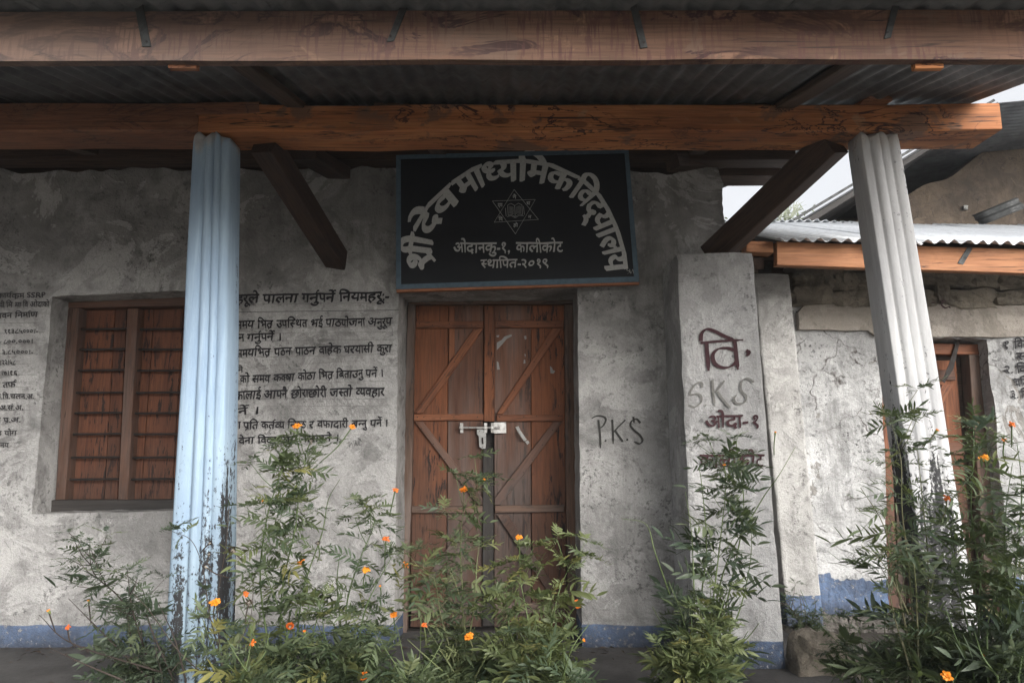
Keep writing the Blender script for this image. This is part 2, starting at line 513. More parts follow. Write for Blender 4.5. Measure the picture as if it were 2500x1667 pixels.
M_LEAF = veg('marigold leaf', (.044, .066, .038), (.082, .105, .055), (.15, .16, .065))
M_LEAFD = veg('dark marigold leaf', (.034, .052, .036), (.062, .082, .052), (.11, .13, .07))
M_LEAFY = veg('yellowing marigold leaf', (.058, .080, .038), (.105, .125, .052), (.20, .185, .06))
M_STEM = veg('green stem', (.055, .085, .03), (.08, .11, .04), (.10, .09, .05), .6, 0)
M_STEMP = veg('pale dry stem', (.22, .24, .18), (.26, .27, .20), (.20, .18, .14), .7, 0)
M_DRY = veg('dry brown stem', (.035, .026, .022), (.05, .038, .03), (.07, .055, .04), .8, 0)
M_PET = veg('orange petal', (.60, .16, .010), (.68, .21, .012), (.72, .27, .015), .6, .2)
M_PETR = veg('deep orange petal', (.50, .10, .015), (.60, .14, .015), (.65, .20, .02), .6, .15)
M_CAL = veg('green calyx', (.12, .16, .05), (.16, .2, .07), (.22, .22, .12), .6, 0)
M_CALD = veg('withered calyx', (.22, .19, .15), (.30, .27, .23), (.12, .09, .07), .8, 0)
M_SEED = veg('black seed tuft', (.015, .012, .011), (.03, .022, .018), (.05, .03, .02), .9, 0)
w = NT('bare trodden earth', .95, .1)
_p = w.pos((1, 1, 1))
_c = w.mix(w.ss(w.noise(_p, 2.2, 6, .65), .3, .7), (.035, .032, .029), (.065, .057, .05))
_c = w.mix(w.ss(w.noise(_p, 60, 4, .7), .5, .72, 0, .6), _c, (.02, .018, .016))
_z = w.sep()
_c2 = w.mix(w.noise(_p, 3, 5, .6), (.30, .285, .26), (.24, .225, .20))
_c = w.mix(w.ss(w.ma('ADD', _z[1], w.ma('MULTIPLY', w.noise(_p, 1.5, 4, .6), .5)), 1.5, 1.15), _c, _c2)  # unseen front yard made pale so it bounces light up under the roof
M_EARTH = w.done(_c, w.bump(w.noise(_p, 24, 6, .7), .012, 1.0))
w = NT('worn cement floor', .9, .15)
_p = w.pos((1, 1, 1))
_c = w.mix(w.ss(w.noise(_p, 3, 6, .65), .3, .7), (.050, .048, .047), (.085, .082, .08))
_c = w.mix(w.ss(w.noise(_p, 45, 4, .7), .52, .7, 0, .6), _c, (.04, .038, .036))
M_FLOOR = w.done(_c, w.bump(w.noise(_p, 30, 5, .7), .005, .8))
w = NT('wooded hillside', .95, .1)
_p = w.pos((1, 1, 1))
M_HILL = w.done(w.mix(w.ss(w.noise(_p, .12, 6, .7), .4, .6), (.05, .07, .04), (.09, .10, .06)), w.bump(w.noise(_p, .3, 5, .7), 2.0, 1.0))

# ------------------------------------------------------------------ ground, floor, hill, haze
def sheet(name, x0, x1, y0, y1, nx, ny, zf, mat, kind='structure'):
    vs, fs = [], []
    for j in range(ny + 1):
        for i in range(nx + 1):
            x = x0 + (x1 - x0) * i / nx; y = y0 + (y1 - y0) * j / ny
            vs.append((x, y, zf(x, y)))
    for j in range(ny):
        for i in range(nx):
            a = j * (nx + 1) + i
            fs.append((a, a + 1, a + nx + 2, a + nx + 1))
    o = link(name, mesh_from(name, vs, fs), mat, None, smooth=True)
    if kind: o['kind'] = kind
    return o

sheet('ground', -300, 300, -40, 275, 60, 40, lambda x, y: -.26 - (.02 if y > 3 else 0), M_EARTH)
sheet('yard_ground', -8, 12, -4, 9.5, 200, 135, lambda x, y: -.245 + .03 * mn.noise(Vector((x * 1.3, y * 1.3, 0))) + .012 * mn.noise(Vector((x * 7, y * 7, 3))) + (.16 * max(0, min(1, (y - 2.7) * 2.2)) if x > 1.3 else 0), M_EARTH)

# veranda floor: a worn slab with a broken front edge
def floor_slab():
    vs, fs = [], []
    nx, ny = 110, 26
    for j in range(ny + 1):
        for i in range(nx + 1):
            x = -5 + 6.55 * i / nx
            e = 2.72 + .03 * wob(x, 0, 3, 4)
            y = e + (4.3 - e) * j / ny
            vs.append((x, y, .004 * wob(x, y, 5, 8) - (.012 if j == 0 else 0)))
    for j in range(ny):
        for i in range(nx):
            a = j * (nx + 1) + i
            fs.append((a, a + 1, a + nx + 2, a + nx + 1))
    b = len(vs)
    for i in range(nx + 1):
        v = vs[i]; vs.append((v[0], v[1] + .004, -.3))
    for i in range(nx):
        fs.append((b + i, b + i + 1, i + 1, i))
    b2 = len(vs)
    for j in range(ny + 1):
        v = vs[j * (nx + 1) + nx]; vs.append((v[0], v[1], -.3))
    for j in range(ny):
        fs.append((b2 + j, b2 + j + 1, (j + 1) * (nx + 1) + nx, j * (nx + 1) + nx))
    o = link('veranda_floor', mesh_from('veranda_floor', vs, fs), M_FLOOR, None, smooth=False)
    o['kind'] = 'structure'
floor_slab()

def hill_z(x, y):
    r = max(0.0, (y - 60) / 150.0)
    return -1 + 82 * min(1, r) ** 1.1 * (0.86 + .3 * mn.noise(Vector((x * .008, y * .006, 2)))) - .18 * max(0, x - 60) + 5 * mn.noise(Vector((x * .05, y * .05, 7)))
sheet('hills', -260, 330, 60, 260, 100, 50, hill_z, M_HILL)

# ------------------------------------------------------------------ school building
WY = 3.77
SCHOOL = empty('school_building', (0, WY, 0), 'low plastered village school with veranda, corrugated roof and locked double plank door', 'building')

def relief(x, z):
    v = .007 * mn.noise(Vector((x * 2.1, z * 2.1, 3))) + .003 * mn.noise(Vector((x * 8, z * 8, 5)))
    up = max(0, min(1, (z - 1.7) * 1.4))
    v += up * (.026 * mn.noise(Vector((x * 3.4, z * 3.4, 9))) + .016 * mn.noise(Vector((x * 10, z * 10, 1))))
    return v

def wall_with_holes(name, Y, x0, x1, z0, z1, holes, depth, mat, parent, step=.03, right=None, left=None, top=None, rel=relief):
    """plastered wall: grid with openings. holes: (TL,TR,BR,BL) world XZ corners. right/left/top: edge outline functions"""
    xs = set(); zs = set()
    ref = []
    for h in holes:
        hx0 = (h[0].x + h[3].x) / 2; hx1 = (h[1].x + h[2].x) / 2
        hz1 = (h[0].z + h[1].z) / 2; hz0 = (h[2].z + h[3].z) / 2
        ref.append((hx0, hx1, hz0, hz1))
    def lines(a, b, cuts):
        cuts = sorted([a] + [c for c in cuts if a < c < b] + [b])
        out = []
        for i in range(len(cuts) - 1):
            n = max(1, round((cuts[i + 1] - cuts[i]) / step))
            out += [cuts[i] + (cuts[i + 1] - cuts[i]) * k / n for k in range(n)]
        return out + [b]
    X = lines(x0, x1, [c for r in ref for c in (r[0], r[1])])
    Z = lines(z0, z1, [c for r in ref for c in (r[2], r[3])])
    def warp(x, z):
        dx = dz = 0; 
        for h, r in zip(holes, ref):
            t = max(0, min(1, (z - r[2]) / max(.01, r[3] - r[2])))
            lx = h[3].x + (h[0].x - h[3].x) * t - r[0]
            rx = h[2].x + (h[1].x - h[2].x) * t - r[1]
            if x < r[0]: k = lx * max(0, 1 - (r[0] - x) / .5)
            elif x > r[1]: k = rx * max(0, 1 - (x - r[1]) / .5)
            else: k = lx + (rx - lx) * (x - r[0]) / (r[1] - r[0])
            dx += k
            s = max(0, min(1, (x - r[0]) / (r[1] - r[0])))
            tz = h[0].z + (h[1].z - h[0].z) * s - r[3]
            bz = h[3].z + (h[2].z - h[3].z) * s - r[2]
            kx = max(0, 1 - max(0, r[0] - x, x - r[1]) / .4)
            if z > r[3]: q = tz * max(0, 1 - (z - r[3]) / .4)
            elif z < r[2]: q = bz * max(0, 1 - (r[2] - z) / .3) if r[2] > z0 + .01 else 0
            else: q = bz * (1 if r[2] > z0 + .01 else 0) * (1 - t) + tz * t
            dz += q * kx
        if right is not None: dx += (right(z) - x1) * max(0, 1 - (x1 - x) / .35)
        if left is not None: dx += (left(z) - x0) * max(0, 1 - (x - x0) / .35)
        if top is not None: dz += (top(x) - z1) * max(0, 1 - (z1 - z) / .35)
        return x + dx, z + dz
    vs, fs, vid = [], [], {}
    onedge = {}
    for j, z in enumerate(Z):
        for i, x in enumerate(X):
            a, b = warp(x, z)
            e = .0
            for r in ref:
                if (abs(x - r[0]) < 1e-6 or abs(x - r[1]) < 1e-6) and r[2] - 1e-6 <= z <= r[3] + 1e-6: a += .004 * wob(a, z, 14, 2) + .002 * wob(a, z, 40, 5)
                if (abs(z - r[3]) < 1e-6 or abs(z - r[2]) < 1e-6) and r[0] - 1e-6 <= x <= r[1] + 1e-6: b += .004 * wob(x, b, 14, 2) + .002 * wob(x, b, 40, 5)
            vid[(i, j)] = len(vs)
            vs.append((a, Y - rel(a, b), b))
    inside = lambda x, z: any(r[0] < x < r[1] and r[2] < z < r[3] for r in ref)
    edges = {}
    for j in range(len(Z) - 1):
        for i in range(len(X) - 1):
            if inside((X[i] + X[i + 1]) / 2, (Z[j] + Z[j + 1]) / 2): continue
            q = (vid[(i, j)], vid[(i + 1, j)], vid[(i + 1, j + 1)], vid[(i, j + 1)])
            fs.append(q)
            for k in range(4):
                a, b = q[k], q[(k + 1) % 4]
                if (b, a) in edges: del edges[(b, a)]
                else: edges[(a, b)] = 1
    back = {}
    mid = {}
    def bk(a, f):
        d = mid if f else back
        if a not in d:
            d[a] = len(vs)
            v = vs[a]
            vs.append((v[0], v[1] + (.012 if f else depth), v[2]))
        return d[a]
    for (a, b) in list(edges):
        fs.append((b, a, bk(a, True), bk(b, True)))
        fs.append((bk(b, True), bk(a, True), bk(a, False), bk(b, False)))
    used = set(i for f in fs for i in f)
    remap = {}; nv = []
    for i in sorted(used): remap[i] = len(nv); nv.append(vs[i])
    fs = [tuple(remap[i] for i in f) for f in fs]
    o = link(name, mesh_from(name, nv, fs), mat, parent)
    return o

# openings (traced in the photograph, placed in the plane of the wall)
W_TL, W_TR, W_BR, W_BL = P(126, 724, WY), P(535, 706, WY), P(505, 1245, WY), P(79, 1254, WY)
D_TL, D_TR = P(973, 709, WY), P(1410, 704, WY)
D_BL, D_BR = P(962, 1588, WY), P(1421, 1586, WY)
D_BL.z = D_BR.z = 0
_re = [(2.95, 1750), (2.66, 1750), (2.52, 1762), (2.38, 1767), (2.28, 1768), (2.20, 1752), (2.14, 1730), (2.08, 1700), (2.0, 1690), (0, 1705)]
def wall_right(z):
    r = _re
    for a, b in zip(r, r[1:]):
        if a[0] >= z >= b[0]:
            t = (a[0] - z) / (a[0] - b[0]); px = a[1] + (b[1] - a[1]) * t
            dc = WY * math.cos(PITCH) + (z - CAM_H) * math.sin(PITCH)
            return (px - 1250) / FPX * dc + .012 * wob(0, z, 9, 3) + .008 * wob(1, z, 30, 7)
    return 1.2
wall = wall_with_holes('wall', WY, -5.0, 1.16, 0, 2.62, [(W_TL, W_TR, W_BR, W_BL), (D_TL, D_TR, D_BR, D_BL)], .42, M_WALL, SCHOOL,
                       step=.026, right=wall_right, top=lambda x: 2.63 + .035 * wob(x, 0, 3.1, 6) + .02 * wob(x, 1, 11, 2))
# the rest of the shell behind (end wall, back wall)
rough_box('side_wall', 3.2, 2.6, .35, M_WALL, SCHOOL, frame(Vector((1.0, WY + .43 + 1.6, 1.3)), (0, 1, 0), (1, 0, 0)), bevel=.01, jit=.006)
rough_box('side_wall', 3.2, 2.6, .35, M_WALL, SCHOOL, frame(Vector((-4.8, WY + .43 + 1.6, 1.3)), (0, 1, 0), (1, 0, 0)), bevel=.01, jit=.006)
rough_box('back_wall', 6.2, .35, 2.6, M_WALL, SCHOOL, frame(Vector((-1.9, 7.6, 1.3)), (1, 0, 0), (0, 0, 1)), bevel=.01, jit=.006)

# ---- buttress on the corner and narrow pillar beside it
def plaster_block(name, px, Y, depth, mat, parent, label=None, n=26, m=10, bulge=.006, seed=0, back_px=None):
    """rendered block: front outline given by px corners TL,TR,BR,BL at distance Y; worn, rounded arrises"""
    tl, tr, br, bl = [P(a, b, Y) for a, b in px]
    bl.z = min(bl.z, 0.0) if bl.z < .1 else bl.z; br.z = bl.z if br.z < .1 else br.z
    vs, fs = [], []
    rr = .007
    cols = [0.0, .02, .06] + [(.06 + .88 * k / m) for k in range(1, m)] + [.94, .98, 1.0]
    rows = [k / n for k in range(n)] + [.985, 1.0]
    def corner(t): return rr * (1 - min(1, t / .06)) ** 2
    nc = len(cols) + 2
    for r in rows:
        l = bl.lerp(tl, r); q = br.lerp(tr, r)
        wdt = (q - l).length
        line = []
        for c in [-1] + cols + [2]:
            if c == -1: p = l + Vector((.0, depth, 0))
            elif c == 2: p = q + Vector((0, depth, 0))
            else:
                p = l.lerp(q, c)
                e = min(c, 1 - c)
                p = p + Vector((0, corner(e) + (.01 if r == 1 else 0), 0))
                p.y -= bulge * mn.noise(Vector((p.x * 4 + seed, p.z * 4, 1))) + .4 * bulge * mn.noise(Vector((p.x * 13 + seed, p.z * 13, 1)))
            if c in (0.0, 1.0, -1, 2): p.x += .005 * mn.noise(Vector((seed, p.z * 9, c))) + .003 * mn.noise(Vector((seed, p.z * 34, c)))
            if r >= .98: p.z += .010 * mn.noise(Vector((p.x * 10 + seed, 3, 1)))
            line.append(p)
        vs += line
    for j in range(len(rows) - 1):
        for i in range(nc - 1):
            a = j * nc + i
            fs.append((a, a + 1, a + nc + 1, a + nc))
    fs.append(tuple((len(rows) - 1) * nc + i for i in range(nc)))
    o = link(name, mesh_from(name, vs, fs), mat, parent)
    for p in o.data.polygons: p.use_smooth = False
    if label: o['label'] = label
    return o

BY = 3.41
buttress = plaster_block('buttress', [(1654, 619), (1838, 616), (1919, 1632), (1700, 1628)], BY, .36, M_BUTT, SCHOOL, 'white plastered buttress with maroon lettering', seed=3)
pillar = plaster_block('pillar', [(1841, 668), (1927, 668), (2012, 1530), (1925, 1530)], 4.2, .3, M_PIL, SCHOOL, 'narrow whitewashed pillar behind the buttress', seed=8)

# ---- window
WF = 3.92
def c3(x, y): return (.3828 * x, 680 + .3828 * y)
window = slab_px('window', [c3(*p) for p in ((418, 128), (1420, 108), (1330, 1490), (322, 1492))], WF + .13, .02, M_DARKW, SCHOOL, bevel=0)
def wpart(name, pts, Y, T, mat, grain='x', **k):
    return slab_px(name, [c3(*p) for p in pts], Y, T, mat, window, grain=grain, **k)
wpart('top_rail', [(424, 132), (1415, 112), (1412, 168), (424, 188)], WF, .08, M_WFRAME)
wpart('bottom_rail', [(325, 1412), (1345, 1408), (1340, 1488), (322, 1490)], WF, .08, M_GREYW)
wpart('frame_post', [(428, 190), (505, 190), (412, 1410), (350, 1410)], WF + .002, .08, M_WFRAME, 'z')
wpart('frame_post', [(812, 190), (880, 188), (812, 1410), (752, 1410)], WF + .002, .08, M_WFRAME, 'z')
wpart('frame_post', [(1345, 180), (1412, 178), (1345, 1408), (1280, 1408)], WF + .002, .08, M_WFRAME, 'z')
def lerp(a, b, t): return a + (b - a) * t
for (xa, xb, s1) in (((500, 810), (385, 750), .76), ((880, 1350), (790, 1280), .22)):
    cuts = [0, s1, 1] if s1 > .5 else [0, .22, .62, 1]
    for i in range(len(cuts) - 1):
        a, b = cuts[i] + .004, cuts[i + 1] - .004
        wpart('shutter_board', [(lerp(*xa, a), 192), (lerp(*xa, b), 192), (lerp(*xb, b), 1408), (lerp(*xb, a), 1408)], WF + .075 + R.uniform(0, .005), .03, M_SHUT, 'z')
vs_, fs_ = [], []
for yb in (322, 450, 585, 727, 857, 990, 1140, 1278):
    t = (yb - 190) / 1220
    for xa, xb in (((490, 812), (395, 752)), ((880, 1345), (800, 1280))):
        x0, x1 = lerp(xa[0], xb[0], t), lerp(xa[1], xb[1], t)
        p0, p1 = P(*c3(x0 - 12, yb + 2), WF + .035), P(*c3(x1 + 12, yb - 2), WF + .035)
        v, f = tube_geo([p0, p0.lerp(p1, .5) + Vector((0, 0, R.uniform(-.002, .002))), p1], .0065, 6)
        o = link('window_bar', mesh_from('window_bar', v, f), M_IRON, window)
fixn(window)

# ---- door
DF, DL = 4.07, 4.115
def c4(x, y): return (960 + .3189 * x, 680 + .3189 * y)
def c5(x, y): return (960 + .3615 * x, 1100 + .3616 * y)
door = slab_px('door', [c4(160, 205), c4(1312, 200), (1384, 1532), (996, 1532)], DL + .045, .02, M_GREYW, SCHOOL, bevel=0)
DFRAME = slab_px('door_frame', [c4(112, 120), c4(1392, 118), c4(1392, 193), c4(112, 197)], DF - .002, .09, M_DFRAME, SCHOOL)
slab_px('frame_post', [c4(112, 199), c4(166, 199), c4(140, 1568), (991, 1582), (968, 1582), c4(66, 1568)], DF, .09, M_DFRAME, DFRAME, grain='z')
slab_px('frame_post', [c4(1311, 197), c4(1390, 197), c4(1418, 1568), (1415, 1582), (1389, 1582), c4(1322, 1568)], DF, .09, M_DFRAME, DFRAME, grain='z')
slab_px('threshold', [(992, 1540), (1388, 1540), (1390, 1582), (990, 1582)], DF + .01, .09, M_GREYW, DFRAME)
def dp(name, pts, off, T, mat, grain, **k):
    return slab_px(name, pts, DL - off, T, mat, door, grain=grain, **k)
seam_y = [205, 1568]
def vboard(xt0, xt1, xb0, xb1, mat, mat2=None):
    """board from the head of the leaf to its foot; x in crop-4 units at the top, native px at the foot"""
    o = .0 + R.uniform(-.003, .003)
    dp('plank', [c4(xt0, 203), c4(xt1, 203), (xb1, 1530), (xb0, 1530)], o, .04, mat, 'z')
vboard(168, 422, 1001, 1088, M_DOOR)
vboard(425, 693, 1090, 1177, M_DOORL)
vboard(776, 1053, 1206, 1297, M_DOORL)
vboard(1056, 1309, 1299, 1383, M_DOOR)
dp('cover_strip', [c4(427, 210), c4(471, 210), c4(470, 585), c4(424, 640)], .008, .012, M_BATTEN, 'z')
# centre strips
dp('centre_strip', [c4(695, 206), c4(774, 206), c4(774, 1092), c4(693, 1092)], .028, .03, M_DOOR, 'z')
dp('centre_strip', [c4(686, 1300), c4(765, 1298), (1205, 1528), (1178, 1528)], .028, .03, M_GREYW, 'z')
for a in ((177, 327, 692, 325, 692, 378, 177, 380), (778, 322, 1299, 320, 1299, 374, 778, 378), (158, 1037, 692, 1035, 692, 1085, 158, 1088), (790, 1043, 1299, 1040, 1299, 1090, 790, 1093)):
    dp('rail', [c4(a[0], a[1]), c4(a[2], a[3]), c4(a[4], a[5]), c4(a[6], a[7])], .024, .028, M_BATTEN, 'x')
for a in ((122, 375, 605, 372, 605, 420, 122, 422), (686, 370, 1155, 366, 1155, 413, 686, 418), (120, 1030, 605, 1030, 605, 1098, 120, 1098), (686, 1030, 1160, 1028, 1160, 1096, 686, 1098)):
    dp('rail', [c5(a[0], a[1]), c5(a[2], a[3]), c5(a[4], a[5]), c5(a[6], a[7])], .024, .028, M_DFRAME if a[1] > 900 else M_DFRAME, 'x')
def brace(p, mat):
    pts = [P(a, b, DL) for a, b in p]
    g = (pts[1] + pts[2] - pts[0] - pts[3])
    dp('brace', p, .021, .024, mat, tuple(g))
brace([c4(160, 1030), c4(618, 384), c4(692, 384), c4(228, 1030)], M_BATTEN)
brace([c4(790, 1036), c4(1222, 380), c4(1298, 380), c4(842, 1036)], M_BATTEN)
brace([c4(160, 1092), (1166, 1232), (1180, 1232), (1180, 1218), c4(222, 1092)], M_DOORL)
brace([c4(1298, 1096), (1222, 1232), (1207, 1232), (1207, 1216), c4(1225, 1096)], M_DOORL)
brace([(1212, 1256), (1240, 1256), (1352, 1428), (1352, 1466)], M_DOORL)
brace([(1176, 1256), (1148, 1256), (1020, 1440), (1020, 1466)], M_DOORL)
# nails along the battens
vn, fn = [], []
def nail(px, py, off, r=.0035):
    c = P(px, py, DL - off)
    b = len(vn)
    for k in range(6):
        vn.append(c + Vector((math.cos(k * 1.047) * r, 0, math.sin(k * 1.047) * r)))
    vn.append(c + Vector((0, -.0012, 0)))
    for k in range(6): fn.append((b + (k + 1) % 6, b + k, b + 6))
for y, xs_ in ((352, (200, 300, 430, 600, 650, 800, 1010, 1105, 1240)), (1062, (185, 235, 360, 465, 645, 815, 1000, 1098, 1265))):
    for x in xs_: nail(*c4(x, y + R.uniform(-10, 10)), .025)
for a, b in (((195, 990), (640, 420)), ((825, 1000), (1235, 415)), ((195, 1120), (640, 1700)), ((1240, 1130), (850, 1700))):
    for t in (.05, .25, .45, .62, .85): nail(*c4(lerp(a[0], b[0], t), lerp(a[1], b[1], t)), .022)
o = link('nails', mesh_from('nails', vn, fn), M_IRON, door); o['kind'] = 'stuff'
# torn paper left on the door
for pts in (((793, 490), (830, 470), (850, 445), (905, 425), (908, 440), (868, 462), (838, 500), (793, 548)), ((793, 632), (806, 640), (816, 695), (795, 696)), ((1000, 440), (1018, 436), (1022, 460), (1008, 468)), ((1003, 577), (1015, 580), (1012, 602)), ((1200, 668), (1216, 680), (1222, 700), (1240, 706), (1228, 726), (1204, 724)), ((1000, 622), (1010, 620), (1012, 648), (996, 650)), ((790, 436), (812, 432), (808, 448), (792, 448))):
    slab_px('torn_paper', [c4(*p) for p in pts], DL - .0055, .0012, M_PAPER, door, bevel=0)
# bolt, hasp and handle
bolt = dp('bolt', [c4(770, 1101), c4(864, 1099), c4(866, 1182), c4(772, 1184)], .026, .003, M_STEEL, 'x', bevel=.001)
p0, p1 = P(*c4(508, 1140), DL - .045), P(*c4(818, 1141), DL - .045)
v, f = tube_geo([p0, p1], .0058, 10); tube_geo([p0, p0.lerp(p1, .03)], .0085, 10, v, f)
tube_geo([p0.lerp(p1, .42), p0.lerp(p1, .85)], .0068, 10, v, f)
link('bolt_rod', mesh_from('bolt_rod', v, f), M_STEEL, bolt, smooth=False)
for x in (524, 707, 760):
    slab_px('bolt_bracket', [c4(x - 12, 1104), c4(x + 12, 1104), c4(x + 13, 1128), c4(x - 13, 1128)], DL - .031, .006, M_STEEL, bolt, bevel=.001)
    slab_px('bolt_bracket', [c4(x - 13, 1152), c4(x + 13, 1152), c4(x + 12, 1180), c4(x - 12, 1180)], DL - .031, .006, M_STEEL, bolt, bevel=.001)
    slab_px('bolt_bracket', [c4(x - 13, 1128), c4(x + 13, 1128), c4(x + 13, 1152), c4(x - 13, 1152)], DL - .054, .006, M_STEEL, bolt, bevel=.002)
hasp = dp('hasp', [c4(*p) for p in ((640, 1156), (668, 1150), (700, 1158), (704, 1180), (712, 1192), (710, 1270), (706, 1300), (680, 1302), (658, 1286), (656, 1205), (640, 1190))], .036, .003, M_STEELP, 'x', bevel=.001)
slab_px('staple', [c4(678, 1216), c4(690, 1214), c4(692, 1264), c4(680, 1266)], DL - .046, .01, M_IRON, hasp, bevel=.002)
for (x, y) in ((660, 1168), (690, 1172), (682, 1288)):
    slab_px('screw', [c4(x - 3, y - 3), c4(x + 3, y - 3), c4(x + 3, y + 3), c4(x - 3, y + 3)], DL - .038, .002, M_IRON, hasp, bevel=0)
handle = dp('handle', [c4(*p) for p in ((950, 1166), (972, 1156), (1024, 1232), (1002, 1244))], .045, .006, M_STEELP, 'x', bevel=.002)
slab_px('handle_foot', [c4(*p) for p in ((935, 1136), (958, 1128), (972, 1156), (952, 1168))], DL - .008, .006, M_STEELP, handle, bevel=.001)
slab_px('handle_foot', [c4(*p) for p in ((1010, 1246), (1032, 1236), (1043, 1256), (1026, 1272))], DL - .008, .006, M_STEELP, handle, bevel=.001)
v, f = [], []
for a in ((962, 1164), (1013, 1236)):
    q = P(*c4(*a), DL - .044); tube_geo([q, q + Vector((0, .04, 0))], .004, 6, v, f)
link('handle_post', mesh_from('handle_post', v, f), M_STEELP, handle)

# ------------------------------------------------------------------ veranda roof and timber
RS = .268
def roofz(y): return 1.796 + RS * y
rdir = Vector((0, 1, RS)).normalized()
rnorm = Vector((0, -RS, 1)).normalized()
LB = 2.85      # distance of the beam on the columns
zb0 = P(1250, 320, LB).z; zb1 = P(1250, 254, LB).z
# main beam (right, orange), laps over the left one
xm_ = P(484, 290, LB).x
rough_box('beam', 2.19 - xm_, .20, zb1 - zb0, M_BEAM, SCHOOL, frame(Vector(((2.19 + xm_) / 2, LB + .10, (zb0 + zb1) / 2)), (1, .004, 0.004), (0, 0, 1)), bevel=.006, jit=.004)['label'] = 'orange pine beam across both columns'
# left beam with notched lap
xl = P(628, 290, LB).x; xm = P(484, 290, LB).x
rough_box('beam', 3.0, .19, zb1 - zb0 + .008, M_BEAM2, SCHOOL, frame(Vector((xm - 1.5, LB + .095, (zb0 + zb1) / 2 + .002)), (1, 0, 0), (0, 0, 1)), bevel=.006, jit=.004)['label'] = 'browner beam meeting the orange beam above the blue column'
rough_box('beam_lap', xl - xm + .02, .16, (zb1 - zb0) * .42, M_BEAM2, SCHOOL, frame(Vector(((xl + xm) / 2, LB + .067, zb1 - (zb1 - zb0) * .19)), (1, 0, 0), (0, 0, 1)), bevel=.004, jit=.003)
# fascia
FY = 1.82
zf0 = P(1250, 147, FY).z; zf1 = P(1250, 27, FY).z
vs, fs = [], []
nn = 60
for i in range(nn + 1):
    x = -3.4 + 6.9 * i / nn
    a = .004 * wob(x, 1, 2.2, 3) + .002 * wob(x, 1, 9, 3)
    sl = x * .0022
    for (y, z) in ((FY, zf0 + a), (FY, zf1 + .002 * wob(x, 5, 5, 1)), (FY + .028, zf1), (FY + .028, zf0 + a)):
        vs.append((x, y, z + sl))
for i in range(nn):
    for k in range(4):
        a, b = i * 4 + k, i * 4 + (k + 1) % 4
        fs.append((a, b, b + 4, a + 4))
fs += [(0, 1, 2, 3), (nn * 4 + 3, nn * 4 + 2, nn * 4 + 1, nn * 4)]
fascia = fixn(link('fascia_board', mesh_from('fascia_board', vs, fs), M_FASCIA, SCHOOL))
for i, (a, b, wd) in enumerate((((338, 12), (358, 114), 22), ((985, 20), (953, 100), 18), ((1546, 8), (1572, 116), 18), ((2186, 15), (2167, 92), 17))):
    dx = wd / 2
    st = slab_px('strap', [(a[0] - dx, a[1]), (a[0] + dx, a[1]), (b[0] + dx, b[1]), (b[0] - dx, b[1] + (3 if i else 0))], FY - .004, .003, M_STRAP, fascia, bevel=.0008)
    q = P(b[0], b[1] - 12, FY - .0045)
    v, f = tube_geo([q + Vector((0, -.0012, 0)), q + Vector((0, .002, 0))], .0035, 7)
    link('nail', mesh_from('nail', v, f), M_IRON, fascia)
# rafters, their packing blocks, struts, wall plate
def rafter(x, y0, y1, w=.08, h=.028, drop=.0, mat=M_DARKW, dx=0):
    p0 = Vector((x, y0, roofz(y0) - .012 - h / 2 - drop)); p1 = Vector((x + dx, y1, roofz(y1) - .012 - h / 2 - drop))
    return timber('rafter', p0, p1, w, h, mat, SCHOOL, up=rnorm, jit=.002)
for px in (449, 2264):
    q = P(px, 160, FY + .04)
    rafter(q.x, FY + .03, 6.6)
    e = P(px, 162 if px < 1000 else 160, FY + .032)
    rough_box('rafter_end', .082, .02, .028 if px > 1000 else .022, M_BEAM if px > 1000 else M_BEAM2, SCHOOL, frame(e, (1, 0, 0), (0, 0, 1)), bevel=.002, jit=.001)
rafter(-3.1, FY + .03, 6.6)
q = P(2140, 236, LB - .03)
rough_box('packing_block', .125, .12, .045, M_BEAM2, SCHOOL, frame(Vector((q.x, LB + .02, zb1 + .022)), (1, .05, 0), (0, 0, 1)), bevel=.003)
q = P(1410, 240, LB)
for x in (-2.2, -.55, .35, 1.1):
    rough_box('packing_block', .16, .12, .03, M_DARKW, SCHOOL, frame(Vector((x, LB + .1, zb1 + .012)), (1, .0, 0), (0, 0, 1)), bevel=.003)
for x in (-2.4, -.42, 1.05):       # rafters of the room behind the beam
    rafter(x, LB + .22, 6.6, .09, .09)
timber('wall_plate', (-4.9, WY - .05, 2.705), (1.62, WY - .04, 2.715), .12, .13, M_STRUT, SCHOOL)
timber('wall_plate', (-4.9, WY + .2, 2.72), (1.62, WY + .2, 2.72), .16, .15, M_STRUT, SCHOOL)
timber('purlin', (-4.9, 3.32, 2.655), (1.95, 3.32, 2.655), .09, .06, M_DARKW, SCHOOL)
# stub bracket near the sign and the two long struts
timber('strut', P(645, 352, LB + .12), P(826, 640, WY + .03), .11, .11, M_STRUT, SCHOOL, up=(0, -.3, 1), jit=.002)
timber('bracket', P(740, 372, 3.25), P(830, 425, WY + .03), .13, .07, M_STRUT, SCHOOL, up=(0, -.3, 1), jit=.003)
timber('strut', P(2035, 348, LB + .12), P(1742, 622, WY - .12), .135, .13, M_STRUT, SCHOOL, up=(0, -.5, 1), jit=.002)
timber('bracket', P(1640, 398, WY - .1), P(1900, 392, WY + .4), .1, .08, M_STRUT, SCHOOL, jit=.003)

